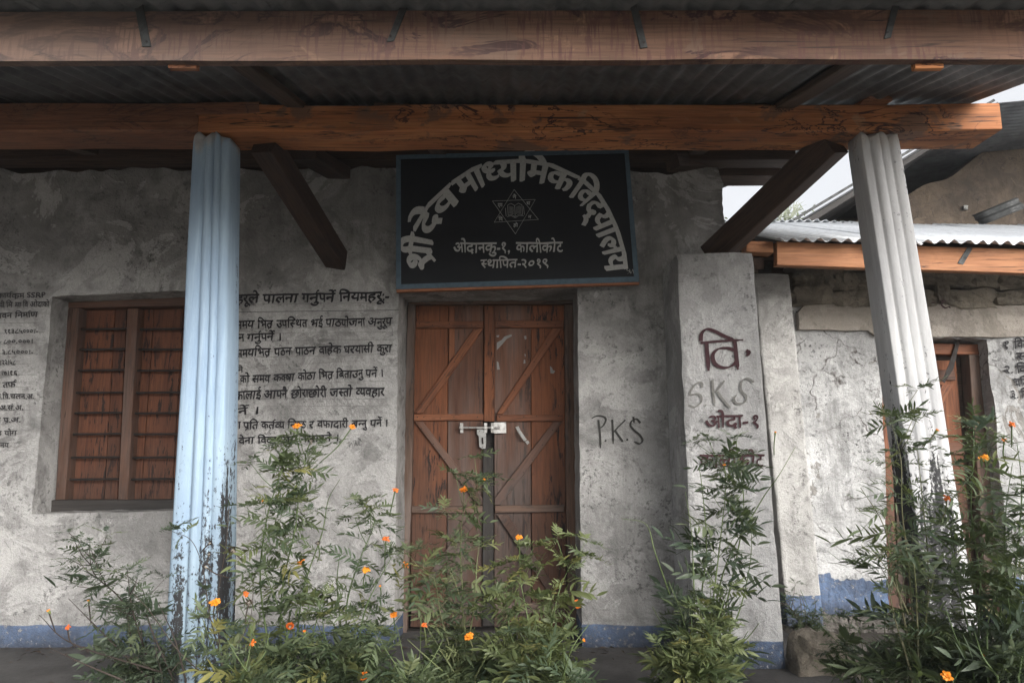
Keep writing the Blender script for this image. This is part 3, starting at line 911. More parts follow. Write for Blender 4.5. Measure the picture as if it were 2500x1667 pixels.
# corrugated sheets
def corr(name, o, xd, ld, width, length, mat, parent, pitch=.076, amp=.009, n=8, th=.0012, segs=3, sag=.004, seed=0, ragged=0.0):
    """sheet with origin o, waves across xd, running along ld"""
    xd = Vector(xd).normalized(); ld = Vector(ld).normalized(); nd = xd.cross(ld).normalized()
    M = Matrix((xd, ld, nd)).transposed().to_4x4(); M.translation = o
    nx = int(round(width / pitch * n))
    top, fs = [], []
    for j in range(segs + 1):
        for i in range(nx + 1):
            x = width * i / nx
            y = length * j / segs
            z = amp * math.sin(2 * math.pi * x / pitch) + sag * mn.noise(Vector((x * 1.5 + seed, y * 1.5, seed)))
            if j == 0: y -= ragged * abs(mn.noise(Vector((x * 4, seed, 0))))
            top.append((x, y, z))
    N = len(top)
    vs = top + [(a, b, c - th) for a, b, c in top]
    w_ = nx + 1
    for j in range(segs):
        for i in range(nx):
            a = j * w_ + i
            fs.append((a, a + 1, a + w_ + 1, a + w_))
            fs.append((N + a, N + a + w_, N + a + w_ + 1, N + a + 1))
    for i in range(nx):
        fs.append((i, N + i, N + i + 1, i + 1))
        a = segs * w_ + i
        fs.append((a, a + 1, N + a + 1, N + a))
    for j in range(segs):
        a = j * w_
        fs.append((a, a + w_, N + a + w_, N + a))
        a = j * w_ + nx
        fs.append((a, N + a, N + a + w_, a + w_))
    o_ = link(name, mesh_from(name, vs, fs), mat, parent, M, smooth=True)
    return o_

x = -3.75
k = 0
while x < 2.04:
    wd = min(.836, 2.12 - x)
    y0 = 1.66 + R.uniform(-.02, .02)
    corr('roof_sheet', Vector((x, y0, roofz(y0) + .002 + .003 * (k % 2))), (1, .0, 0), rdir, wd, 2.4, M_TIN, SCHOOL, seed=k)
    corr('roof_sheet', Vector((x - .06 * (k > 5), y0 + 2.1, roofz(y0 + 2.1) + .018 + .003 * (k % 2))), (1, .0, 0), rdir, wd if k < 7 else wd - .12, 2.9, M_TIN, SCHOOL, seed=k + 20)
    x += .836 - .076 + .0
    k += 1

# ------------------------------------------------------------------ columns cast in corrugated-sheet moulds
def lobed_column(px_top, px_bot, Y, zt, ztop_shape, prof, mat, label, seed):
    """prof: closed outline (unit) list of (x,y); px_top/px_bot left-right pixel edges used to place and size the shaft"""
    (xl0, xr0, y0), (xl1, xr1, y1) = px_top, px_bot
    a, b = P(xl0, y0, Y), P(xr0, y0, Y)
    c, d = P(xl1, y1, Y), P(xr1, y1, Y)
    def edge(z):
        t = (z - c.z) / (a.z - c.z)
        return lerp(c.x, a.x, t), lerp(d.x, b.x, t)
    zs = [-.26, .2, .6, 1.0, 1.4, 1.8, 2.1, 2.25, 2.32, 2.36, 2.39, 2.41]
    vs, fs = [], []
    n = len(prof)
    for j, z in enumerate(zs):
        l, r = edge(z)
        cx, hw = (l + r) / 2, (r - l) / 2
        for (u, v) in prof:
            zz = z
            if z > 2.3: zz = min(z, zt + ztop_shape(u, v))
            dd = 1 + .015 * mn.noise(Vector((u * 2, v * 2, z * 2 + seed)))
            if z >= 2.39: dd *= .975
            vs.append((cx + u * hw * dd + .004 * mn.noise(Vector((seed, z * 1.7, 0))), Y + .085 + v * hw * dd * 1.0, zz))
    for j in range(len(zs) - 1):
        for i in range(n):
            q = j * n + i; e = j * n + (i + 1) % n
            fs.append((q, e, e + n, q + n))
    fs.append(tuple((len(zs) - 1) * n + i for i in range(n)))
    o = link('column', mesh_from('column', vs, fs), mat, SCHOOL)
    fixn(o)
    for p in o.data.polygons: p.use_smooth = len(p.vertices) == 4
    o['label'] = label
    return o

def lobes(depths, grooves, nback=8, steps=6, flat=False):
    """front outline made of rounded ribs between grooves (x positions -1..1)"""
    pts = []
    for (x0, x1), d in zip(zip(grooves, grooves[1:]), depths):
        for k in range(steps):
            t = k / steps
            x = x0 + (x1 - x0) * t
            pts.append((x, -.72 - d * math.sin(math.pi * t) ** .5))
    pts.append((1.0, -.66))
    pts += [(1.0, .0), (1.0, .6), (.85, .9), (0, .98), (-.85, .9), (-1.0, .6), (-1.0, 0.0)]
    return pts
pb = lobes((.13, .21, .17, .13), (-1.0, -.30, .16, .52, 1.0), steps=9)
lobed_column((466, 558, 345), (400, 536, 1650), LB - .02, 2.395, lambda u, v: .012 * math.sin(u * 7) - (.02 if u > .55 else 0), pb, M_COLB, 'pale blue ribbed concrete column, peeling black at its foot', 1.3)
pw = lobes((.03, .13, .06, .09), (-1.0, -.55, -.02, .42, 1.0), steps=9)
lobed_column((2108, 2203, 330), (2250, 2364, 1320), LB - .02, 2.395, lambda u, v: .014 * math.sin(u * 6 + 1), pw, M_COLW, 'white ribbed concrete column leaning to the left', 4.6)

# ------------------------------------------------------------------ lettering
_gc = {}
def _raw(s):
    """triangles, outline edges and right end of a string set in the built-in font"""
    if s in _gc: return _gc[s]
    c = bpy.data.curves.new('g', 'FONT'); c.body = s; c.size = 1; c.resolution_u = 3
    o = bpy.data.objects.new('g', c); COL.objects.link(o)
    bpy.context.view_layer.update()
    dg = bpy.context.evaluated_depsgraph_get()
    me = o.evaluated_get(dg).to_mesh()
    bm = bmesh.new(); bm.from_mesh(me)
    bmesh.ops.remove_doubles(bm, verts=bm.verts, dist=1e-5)
    bmesh.ops.triangulate(bm, faces=bm.faces)
    bpy.data.objects.remove(o); bpy.data.curves.remove(c)
    _gc[s] = bm
    return bm
def _xmax(s):
    bm = _raw(s); return max([v.co.x for v in bm.verts] or [0])
_adv = {}
def adv(ch):
    if ch == ' ': return .30
    if ch not in _adv: _adv[ch] = _xmax(ch + 'कक') - _xmax('कक')
    return _adv[ch]

def layout(s):
    """glyph shapes of a string in visual order. '~' after a letter: half form, '^': reph above it, '_': ra stroke below it"""
    items = []; x = 0; i = 0
    while i < len(s):
        ch = s[i]; nx = s[i + 1] if i + 1 < len(s) else ''
        if ch == ' ': x += .30; i += 1; continue
        if ch == '^':
            poly = [(-.16, .62), (-.17, .70), (-.13, .80), (-.05, .85), (.04, .84), (.09, .77), (.03, .79), (-.04, .78), (-.09, .72), (-.09, .62)]
            items.append(('poly', [(x + a - .03, b) for a, b in poly])); i += 1; continue
        if ch == '_':
            items.append(('poly', [(x - .13, .22), (x - .42, -.08), (x - .36, -.13), (x - .13, .12)])); i += 1; continue
        a = adv(ch)
        if nx == '~':
            items.append(('glyph', ch, x, a - .205)); x += a - .20; i += 2; continue
        items.append(('glyph', ch, x, None)); x += a; i += 1
    tris, edges = [], []
    for it in items:
        if it[0] == 'poly':
            p = it[1]; n = len(p)
            bm = bmesh.new(); f = bm.faces.new([bm.verts.new((a, b, 0)) for a, b in p])
            bmesh.ops.triangulate(bm, faces=[f])
            ox = 0
        else:
            bm = _raw(it[1]).copy(); ox = it[2]
            if it[3] is not None:
                bmesh.ops.bisect_plane(bm, geom=bm.verts[:] + bm.edges[:] + bm.faces[:], plane_co=(it[3], 0, 0), plane_no=(1, 0, 0), clear_outer=True)
                bmesh.ops.triangulate(bm, faces=bm.faces)
        for f in bm.faces: tris.append([(v.co.x + ox, v.co.y) for v in f.verts])
        for e in bm.edges:
            if len(e.link_faces) == 1: edges.append([(v.co.x + ox, v.co.y) for v in e.verts])
        bm.free()
    return tris, edges, x

def text_mesh(name, s, fn, mat, parent, bold=.0, nib=(.7, .7), italic=.0):
    """fn(u,v) with u in 0..1 along the string and v in em above the baseline gives the world point, lifted by the third argument"""
    tris, edges, W = layout(s)
    vs, fs = [], []
    rl = random.Random(len(s) * 7 + ord(s[0]))
    def add(poly, lift):
        b = len(vs)
        for (x, y) in poly: vs.append(fn((x + italic * y) / W, y, lift))
        fs.append(tuple(range(b, b + len(poly))))
    dx, dy = bold * nib[0], bold * nib[1]
    # split long triangles so that they follow curved lines
    for t in tris: add(t, rl.uniform(0, .0003))
    if bold:
        for t in tris: add([(x + dx, y + dy) for x, y in t], .0004 + rl.uniform(0, .0003))
        for a, b in edges:
            add([a, b, (b[0] + dx, b[1] + dy), (a[0] + dx, a[1] + dy)], .0008 + rl.uniform(0, .0004))
    return link(name, mesh_from(name, vs, fs), mat, parent)

def line_fn(p0, p1, hpx, Y, off, rel=None):
    """headline from px p0 to px p1, letter body hpx high"""
    def fn(u, v, lift):
        hx = lerp(p0[0], p1[0], u); hy = lerp(p0[1], p1[1], u)
        hx += hpx * (.06 * mn.noise(Vector((hx * .05, p0[1], v * .8))) + .07 * math.sin(v * 3 + hx * .13)); hy += hpx * .12 * mn.noise(Vector((hx * .035, p0[1] + 9, 0)))
        q = P(hx, hy - (v - .622) / .622 * hpx, Y)
        d = rel(q.x, q.z) if rel else 0
        return Vector((q.x, Y - d - off - lift, q.z))
    return fn
def c2(x, y): return (560 + .2806 * x, 680 + .2806 * y)
def wl(s, a, b, h, mat=M_INK, bold=.045):
    p, q = c2(*a), c2(*b)
    text_mesh('painted_line', s, line_fn(p, q, h * 1.12 * .2806, WY, .0065, relief), mat, wall, bold * 1.25, (.55, .8), .04)
wl('हरूले पालना गनु^पने^ िनयमहरू:-', (50, 148), (1395, 124), 66, bold=.06)
wl('समय िभत_ उपिस~थत भई पाठयोजना अनुरूप', (50, 374), (1415, 346), 58)
wl('न गनु^पने^ ।', (75, 486), (455, 480), 55)
wl('समयिभत_ पठन पाठन वाहेक घरयासी कुरा', (50, 622), (1410, 578), 58)
wl('ने', (70, 775), (120, 773), 40, M_INKF)
wl('को समय कक~षा कोठा िभत_ िबताउनु पने^ ।', (90, 850), (1340, 792), 56)
wl('कालाई आफ~नै छोराछोरी जस~तो व~यवहार', (45, 985), (1352, 950), 62, bold=.055)
wl('ने^ ।', (70, 1132), (265, 1118), 54)
wl('ा प_ित कत^व~य िनष~ठ र वफादारी बन~नु पने^ ।', (75, 1252), (1385, 1230), 54)
wl('वेना िवदयालय नछाडने ।', (78, 1386), (955, 1358), 50)
def c3l(s, a, b, h, mat=M_INKF, bold=.05):
    p, q = c3(*a), c3(*b)
    text_mesh('painted_line', s, line_fn(p, q, h * .3828, WY, .0065, relief), mat, wall, bold * 1.2, (.55, .8))
c3l('धारकाय^क_म SSRP', (-90, 100), (292, 92), 30)
c3l('मादेवी िम मा िव ओदाको', (-60, 155), (318, 150), 32)
c3l('भवन िनमा^ण', (-25, 225), (240, 214), 32)
c3l('११३८५०००।-', (30, 328), (245, 322), 26)
c3l('- ८००.०००।', (-5, 392), (215, 388), 26)
c3l('३.८५०००।-', (15, 458), (215, 456), 26)
c3l('०।२२।५८', (-20, 524), (105, 520), 32)
c3l('२।७।१६', (-20, 588), (115, 590), 28)
c3l('र तफ^', (-25, 664), (102, 660), 34)
c3l('क.िव.चलन.अ.', (-30, 740), (220, 736), 30)
c3l('अ.सं.अ.', (0, 812), (150, 808), 30)
c3l('ी प_.अ.', (-10, 888), (135, 886), 30)
c3l('ह योग', (-20, 972), (110, 970), 30)
c3l('नय', (0, 1048), (60, 1048), 30)

def ribbon(name, strokes, Y, mat, parent, w=(.002, .008), nibang=45, rel=None, off=.004, conv=None, n=7, taper=True):
    """brush strokes given as pixel polylines; the width follows the angle of a flat brush"""
    vs, fs = [], []
    for si, st in enumerate(strokes):
        pts = catmull([Vector((a, b, 0)) for a, b in ([conv(*p) for p in st] if conv else st)], n)
        b0 = len(vs)
        for i, p in enumerate(pts):
            d = (pts[min(i + 1, len(pts) - 1)] - pts[max(i - 1, 0)])
            if d.length < 1e-6: d = Vector((1, 0, 0))
            d.normalize()
            ang = math.atan2(-d.y, d.x)
            ww = w[0] + (w[1] - w[0]) * abs(math.sin(ang - rad(nibang)))
            if taper and i >= len(pts) - 2: ww *= .55
            nrm = Vector((-d.y, d.x, 0))
            for s in (-1, 1):
                q = P(p.x + nrm.x * s * ww * 220, p.y + nrm.y * s * ww * 220, Y)
                dd = rel(q.x, q.z) if rel else 0
                vs.append(Vector((q.x, Y - dd - off - .0003 * si, q.z)))
        for i in range(len(pts) - 1):
            a = b0 + i * 2
            fs.append((a, a + 1, a + 3, a + 2))
    return link(name, mesh_from(name, vs, fs), mat, parent)
# ruled guide lines on the plaster
def rules(lst, conv, w, mat):
    ribbon('ruled_lines', [[a, ((a[0] + b[0]) / 2, (a[1] + b[1]) / 2 + .6), b] for a, b in lst], WY, mat, wall, (w, w), 0, relief, .0026, conv, 3, False)['kind'] = 'stuff'
rules([((50, 293), (1478, 275))], c2, .0022, M_INK)
rules([((50, 228), (1475, 208)), ((50, 440), (1475, 410)), ((330, 474), (1420, 466)), ((50, 545), (1440, 532)), ((50, 690), (1430, 655)), ((190, 765), (1140, 716)), ((50, 930), (1350, 888)), ((50, 1045), (1360, 1048)), ((300, 1112), (1400, 1104)), ((330, 1182), (1000, 1180))], c2, .0011, M_RULE)
rules([((-40, 285), (250, 280)), ((-40, 352), (290, 340)), ((-40, 418), (280, 412)), ((-40, 482), (240, 480)), ((-40, 545), (200, 544)), ((-40, 615), (240, 612)), ((-40, 692), (200, 690)), ((-40, 765), (230, 762)), ((-40, 840), (200, 838)), ((-40, 1046), (150, 1044))], c3, .0012, M_RULE)
ribbon('signature', [[(1040, 1420), (1048, 1465), (1060, 1425), (1075, 1460)], [(1070, 1415), (1100, 1410), (1090, 1460)], [(1100, 1425), (1118, 1450), (1125, 1410), (1140, 1395), (1130, 1445), (1160, 1440)], [(1120, 1385), (1165, 1430)], [(1100, 1492), (1165, 1472)], [(1125, 1510), (1150, 1490)]], WY, M_INKF, wall, (.001, .003), 40, relief, .003, c2, 4)
def c6(x, y): return (1400 + .3827 * x, 600 + .3827 * y)
# P.K.S charcoal letters on the wall right of the door
ribbon('scribbled_letters', [
    [(115, 1100), (150, 1085), (190, 1090), (205, 1110), (190, 1145), (165, 1165)], [(158, 1110), (168, 1200), (172, 1290)],
    [(246, 1108), (250, 1180), (253, 1262)], [(330, 1110), (280, 1160), (255, 1190)], [(265, 1180), (300, 1230), (315, 1250)], [(338, 1232), (348, 1240)], [(200, 1240), (208, 1246)],
    [(425, 1130), (400, 1105), (370, 1118), (362, 1145), (385, 1175), (420, 1205), (440, 1240), (420, 1262), (385, 1248)], [(380, 1090), (385, 1130)]],
    WY, M_CHAR, wall, (.006, .0125), 30, relief, .003, c6)
# maroon letter and faded initials on the buttress
BF = BY - .006
ribbon('painted_letters', [
    [(812, 608), (818, 560), (850, 532), (900, 545), (960, 575), (1030, 602)], [(810, 620), (940, 608), (1082, 600)],
    [(848, 620), (854, 700), (862, 798)], [(1028, 610), (1038, 700), (1048, 790)],
    [(1028, 668), (980, 652), (920, 660), (888, 700), (905, 755), (960, 778), (1010, 765), (1040, 735)],
    [(1100, 668), (1118, 680), (1105, 705)]], BF, M_MAROON, buttress, (.009, .023), 20, None, .002, c6)
ribbon('scribbled_letters', [
    [(820, 905), (815, 875), (780, 880), (750, 920), (745, 950), (790, 945), (815, 965), (810, 1000), (770, 1030), (738, 1015)],
    [(885, 855), (890, 930), (900, 1025)], [(962, 860), (925, 910), (900, 935)], [(915, 930), (960, 990), (1000, 1035)], [(838, 1016), (845, 1020)], [(1010, 985), (1016, 988)],
    [(1148, 870), (1110, 848), (1075, 860), (1065, 900), (1075, 935), (1100, 960), (1085, 1000), (1040, 1005), (1022, 975), (1040, 950)]],
    BF, M_CHARL, buttress, (.007, .013), 30, None, .003, c6)
def bfn(a, b, h): return line_fn(c6(*a), c6(*b), h * .3827, BF, .004)
text_mesh('painted_line', 'ओदा-१', bfn((835, 1085), (1190, 1078), 78), M_MAROON, buttress, .05, (.55, .8), .05)
text_mesh('painted_line', 'कालीकोट', bfn((800, 1336), (1212, 1336), 78), M_MAROON, buttress, .05, (.55, .8), .05)

# ------------------------------------------------------------------ signboard
SY = 3.66
sp = [(967, 379), (1534, 363), (1561, 688), (967, 706)]
SIGN = empty('signboard', P(1262, 706, SY), 'black school signboard with arched pale lettering, hung above the double door', 'signboard')
panel = slab_px('panel', sp, SY, .02, M_SIGN, SIGN, bevel=.001)
def inset(a, b, t):
    return lerp(a[0], b[0], t), lerp(a[1], b[1], t)
ip = [(978, 388), (1525, 374), (1548, 675), (979, 694)]
for a, b in ((0, 1), (1, 2), (2, 3), (3, 0)):
    slab_px('border_strip', [sp[a], sp[b], ip[b], ip[a]], SY - .004, .004, M_SIGNB, SIGN, bevel=0, grain='x' if a % 2 == 0 else 'z', jit=0)
slab_px('edge_strip', [(967, 706.5), (1561, 688.5), (1561, 693.5), (968, 712.5)], SY, .03, M_SIGNW, SIGN, bevel=.001)
def c1(x, y): return (900 + .29762 * x, 330 + .29762 * y)
arc = catmull([Vector((a, b, 0)) for a, b in [(335, 1112), (345, 960), (375, 790), (450, 640), (545, 525), (640, 440), (780, 330), (920, 262), (1100, 225), (1300, 222), (1500, 255), (1700, 345), (1860, 470), (1960, 620), (2035, 790), (2085, 950), (2105, 1100)]], 10)
al = [0.0]
for i in range(1, len(arc)): al.append(al[-1] + (arc[i] - arc[i - 1]).length)
def arc_at(s):
    s = max(0, min(al[-1] - 1e-4, s))
    for i in range(len(al) - 1):
        if al[i + 1] >= s:
            t = (s - al[i]) / (al[i + 1] - al[i])
            p = arc[i].lerp(arc[i + 1], t)
            a = (arc[min(i + 2, len(arc) - 1)] - arc[max(i - 1, 0)]).normalized()
            return p, a
def s_near(x, y):
    return min(range(len(arc)), key=lambda i: (arc[i] - Vector((x, y, 0))).length)
def arc_word(s, a, b, h):
    s0, s1 = al[s_near(*a)], al[s_near(*b)]
    def fn(u, v, lift):
        p, t = arc_at(lerp(s0, s1, u))
        nrm = Vector((t.y, -t.x, 0))            # outwards (up for a level line)
        q = p + nrm * ((v - .59) / .622 * h)
        w_ = P(*c1(q.x, q.y), SY)
        return Vector((w_.x, SY - .0012 - lift, w_.z))
    text_mesh('lettering', s, fn, M_SIGNT, SIGN, .10, (.75, .5))
arc_word('श_ी', (345, 1108), (365, 815), 185)
arc_word('देव', (378, 785), (655, 425), 165)
arc_word('माध~यिमक', (672, 405), (1695, 340), 172)
arc_word('िवद्यालय', (1712, 352), (2104, 1098), 178)
def sl(s, a, b, h, bold=.05):
    text_mesh('lettering', s, line_fn(c1(*a), c1(*b), h * .29762, SY, .0012), M_SIGNT, SIGN, bold, (.5, .9), .03)
sl('ओदानकु-१, कालीकोट', (690, 890), (1592, 882), 78)
sl('स~थािपत-२०१९', (918, 1026), (1480, 1020), 66)
def emb(strokes, w=(.0012, .0022)):
    ribbon('emblem', strokes, SY, M_SIGNT, SIGN, w, 40, None, .0013, c1, 1, False)
emb([[(1193, 448), (1030, 716)], [(1030, 716), (1392, 693)], [(1392, 693), (1193, 448)], [(1015, 542), (1367, 530)], [(1367, 530), (1204, 812)], [(1204, 812), (1015, 542)]], (.0013, .0020))
emb([[(1140, 575), (1145, 660)], [(1145, 660), (1170, 652), (1200, 672)], [(1140, 575), (1168, 562), (1198, 580)], [(1198, 580), (1202, 672)], [(1198, 580), (1228, 560), (1258, 575)], [(1258, 575), (1262, 655)], [(1262, 655), (1235, 650), (1202, 672)], [(1122, 600), (1128, 668)], [(1270, 585), (1278, 655)], [(1135, 672), (1170, 664), (1202, 682), (1235, 662), (1272, 664)]])
emb([[(1150 + (k % 3), 590 + k * 8), (1160, 586 + k * 8), (1190, 594 + k * 8)] for k in range(8)] + [[(1208, 594 + k * 8), (1232, 584 + k * 8), (1252, 588 + k * 8)] for k in range(8)], (.0008, .0014))
for s, x, y, wd in (('नै', 1180, 498, 30), ('द्या', 1058, 560, 40), ('घ', 1296, 548, 28), ('िव', 1066, 678, 34), ('हो', 1186, 728, 36), ('न', 1308, 660, 24)):
    text_mesh('lettering', s, line_fn(c1(x, y), c1(x + wd, y), 26 * .29762, SY, .0012), M_SIGNT, SIGN, .05, (.5, .5))
ribbon('signature', [[(2112, 1105), (2140, 1120), (2120, 1140)], [(2140, 1100), (2150, 1135), (2165, 1105)], [(2165, 1100), (2175, 1140)]], SY, M_SIGNT, SIGN, (.0008, .0025), 40, None, .0013, c1, 4)

# ------------------------------------------------------------------ neighbouring stone building
NY = 4.45
NB = empty('stone_outbuilding', P(2250, 1500, NY), 'whitewashed stone outbuilding with sunlit corrugated roof, right of the buttress', 'building')
def nrel(x, z):
    return .018 * mn.noise(Vector((x * 3, z * 3, 30))) + .012 * mn.noise(Vector((x * 8, z * 8, 31))) + .004 * mn.noise(Vector((x * 22, z * 22, 32)))
ND = [P(2150, 822, NY), P(2412, 828, NY), P(2480, 1560, NY), P(2172, 1560, NY)]
ND[2].z = ND[3].z = -.15
zt = P(2100, 745, NY).z
nwall = wall_with_holes('wall', NY, 1.62, 5.4, -.15, zt, [ND], .3, M_NWALL, NB, step=.026, rel=nrel,
                        top=lambda x: zt + .02 * wob(x, 0, 4, 44) + .01 * wob(x, 0, 16, 40))
# base of bare stones under the whitewash
# lintel
lv, lf = [], []
lx0, lx1 = P(1945, 770, NY).x, 5.4
n = 70
for i in range(n + 1):
    x = lerp(lx0, lx1, i / n)
    zt_ = P(2100, 742, NY - .03).z + .012 * wob(x, 2, 2.3, 50) + .004 * wob(x, 2, 14, 50) - (.05 if i == 0 else 0)
    zb_ = P(2100, 822, NY - .03).z + .010 * wob(x, 7, 3.1, 52) + (.045 if x < P(2120, 800, NY).x else 0) + .004 * wob(x, 7, 17, 52)
    zm = (zt_ + zb_) / 2
    yy = NY - .035 - .006 * wob(x, 3, 4, 55)
    for (y, z) in ((NY + .2, zt_), (yy + .01, zt_ - .004), (yy, zm), (yy + .008, zb_ + .004), (NY + .2, zb_)):
        lv.append((x, y, z))
for i in range(n):
    for k in range(5):
        a, b = i * 5 + k, i * 5 + (k + 1) % 5
        lf.append((a, b, b + 5, a + 5))
lf += [(0, 1, 2, 3, 4), tuple(n * 5 + k for k in (4, 3, 2, 1, 0))]
lintel = fixn(link('lintel', mesh_from('lintel', lv, lf), M_LINT, NB))
ribbon('painted_number', [[(2274, 739), (2284, 739)], [(2293, 733), (2305, 735), (2318, 733)], [(2303, 736), (2298, 744), (2308, 752), (2316, 749), (2320, 752)]], NY - .05, M_MAROON, lintel, (.005, .010), 20, None, .001, None, 5)
# masonry above the lintel
zlo, zhi = P(2100, 744, NY).z, P(2100, 640, NY).z
core = rough_box('masonry_core', 5.4 - lx0 + .15, .25, zhi - zlo + .08, M_MORTAR, NB, frame(Vector(((lx0 + 5.4) / 2 - .05, NY + .17, (zlo + zhi) / 2 + .03)), (1, 0, 0), (0, 0, 1)), jit=.008)
def stone(name, c, sx, sy, sz, mat, parent, seed, sub=3, M=None):
    bm = bmesh.new()
    bmesh.ops.create_cube(bm, size=1)
    bmesh.ops.subdivide_edges(bm, edges=bm.edges, cuts=sub, use_grid_fill=True)
    for v in bm.verts:
        p = v.co.copy()
        r = max(abs(p.x), abs(p.y), abs(p.z)) * 2
        q = p.normalized() * .62
        p = p.lerp(q, .38)
        p += p * .34 * mn.noise(Vector((p.x * 3 + seed, p.y * 3, p.z * 3))) + p * .2 * mn.noise(Vector((p.x * 8 + seed, p.y * 8, p.z * 8)))
        v.co = (p.x * sx, p.y * sy, p.z * sz)
    me = bpy.data.meshes.new(name); bm.to_mesh(me); bm.free()
    M = M or Matrix.Translation(c)
    o = link(name, me, mat, parent, M)
    for pl in me.polygons: pl.use_smooth = (sub > 3)
    return o
RS2 = random.Random(5)
for row, (z, h) in enumerate(((zlo + .05, .11), (zlo + .16, .12), (zlo + .265, .10))):
    x = lx0 - .02
    while x < 4.3:
        wd = RS2.choice((.07, .10, .16, .22, .28)) * RS2.uniform(.85, 1.15)
        stone('stone', Vector((x + wd / 2, NY + .03 + RS2.uniform(-.01, .015), z + RS2.uniform(-.02, .02))), wd * 1.12, .16, h * RS2.uniform(.8, 1.25), M_STONE, core, RS2.uniform(0, 99))
        x += wd + RS2.uniform(.0, .012)
# rubble base course below the peeled whitewash
for k in range(9):
    stone('stone', Vector((1.66 + k * .115, NY - .01, -.05 + RS2.uniform(-.01, .01))), .13, .12, .13, M_BASE, nwall, RS2.uniform(0, 99))
# door
ndoor = slab_px('door', [(2180, 862), (2402, 864), (2440, 1500), (2195, 1500)], NY + .20, .03, M_DARKW, NB, bevel=0)
slab_px('door_head', [(2150, 836), (2402, 840), (2402, 866), (2150, 862)], NY + .10, .09, M_BATTEN, ndoor)
slab_px('frame_post', [(2141, 862), (2166, 862), (2196, 1500), (2170, 1500)], NY + .10, .09, M_BATTEN, ndoor, grain='z')
slab_px('frame_post', [(2366, 866), (2400, 866), (2448, 1500), (2412, 1500)], NY + .10, .09, M_DFRAME, ndoor, grain='z')
slab_px('plank', [(2186, 880), (2258, 880), (2300, 1500), (2222, 1500)], NY + .17, .03, M_DOOR, ndoor, grain='z')
slab_px('plank', [(2260, 880), (2334, 880), (2384, 1500), (2302, 1500)], NY + .17, .03, M_DOOR, ndoor, grain='z')
slab_px('rail', [(2232, 834 + 68), (2330, 902), (2334, 928), (2236, 928)], NY + .15, .02, M_DOORL, ndoor)
slab_px('brace', [(2300, 938), (2328, 938), (2262, 1060), (2236, 1060)], NY + .148, .02, M_BATTEN, ndoor, grain=tuple(P(2314, 938, NY) - P(2250, 1060, NY)))
slab_px('rail', [(2262, 1010 + 70), (2350, 1080), (2356, 1108), (2266, 1108)], NY + .15, .02, M_DOORL, ndoor)
# iron chain strap to the lock
v, f = tube_geo([P(2342, 808, NY + .06), P(2340, 830, NY + .05), P(2338, 850, NY + .07)], .004, 6)
slab_px('door_strap', [(2336, 805), (2348, 805), (2342, 840), (2328, 900), (2306, 935), (2300, 930), (2320, 880), (2334, 835)], NY + .085, .003, M_IRON, ndoor, bevel=0)
# padlock: a thing of its own
LOCK = empty('padlock', P(2343, 800, NY + .06), 'small brass padlock closing the head of the outbuilding door', 'padlock')
slab_px('lock_body', [(2337, 791), (2349, 791), (2350, 802), (2338, 803)], NY + .05, .012, M_STEEL, LOCK, bevel=.002)
v, f = tube_geo(catmull([P(2339, 792, NY + .056), P(2339, 785, NY + .056), P(2343, 781, NY + .056), P(2347, 785, NY + .056), P(2347, 792, NY + .056)], 4), .0016, 6)
link('shackle', mesh_from('shackle', v, f), M_STEEL, LOCK)
# lettering on the wall at the far right
def nfn(a, b, h): return line_fn(a, b, h, NY, .009, nrel)
for s, a, b, h in (('िवद्या', (2458, 801), (2520, 798), 16), ('१ िवद्याथी^', (2447, 834), (2560, 830), 16), ('सं', (2480, 862), (2510, 861), 16), ('२. िवद्या', (2452, 894), (2545, 890), 16), ('घिर', (2474, 925), (2510, 924), 16), ('३. िव', (2464, 955), (2512, 953), 16)):
    text_mesh('painted_line', s, nfn(a, b, h * 1.15), M_INK, nwall, .05, (.5, .8))
# eave board, its strap, rafters and roof
EY = 3.80
eave = slab_px('eave_board', [(1897, 590), (2620, 612), (2620, 671), (1897, 647)], EY, .05, M_EAVE, NB, bevel=.003)
slab_px('beam_end', [(1824, 588), (1888, 590), (1889, 617), (1822, 614)], EY + .02, .09, M_EAVE, NB, bevel=.003)
slab_px('strap', [(2362, 604), (2375, 606), (2352, 646), (2338, 643)], EY - .004, .003, M_STRAP, eave, bevel=0)
for x in (1.75, 2.18, 2.62, 3.1, 3.6):
    timber('rafter', (x, EY + .05, 2.13), (x, 5.9, 2.92), .07, .09, M_DARKW, NB, jit=.002)
timber('beam', (1.45, NY + .1, 2.33), (4.3, NY + .1, 2.33), .14, .09, M_DARKW, NB)
timber('beam', (1.45, EY + .1, 2.10), (1.62, 6.0, 2.88), .07, .07, M_STRUT, NB)
nzl = P(1935, 590, EY - .06).z
ex0 = 1.50
nd = Vector((0, 1, .405)).normalized()
k = 0
x = ex0
while x < 4.6:
    dz = -(x - ex0) * .018
    corr('roof_sheet', Vector((x, EY - .07, nzl + dz + .010 + .004 * (k % 2))), (1, 0, -.018), nd, .83, 2.35, M_TINTOP, NB, seed=60 + k, ragged=.05, amp=.0115, sag=.012)
    x += .76; k += 1
# ridge sheets lifted and lapped at the top
for k in range(5):
    xx = 1.35 + k * .9
    corr('ridge_sheet', Vector((xx, 5.62 + .05 * k, nzl + .405 * 1.88 - .01 * k + .045)), (1, .03, -.012), (0, 1, .20), .95, .5, M_TINTOP, NB, seed=80 + k, amp=.012, sag=.03)

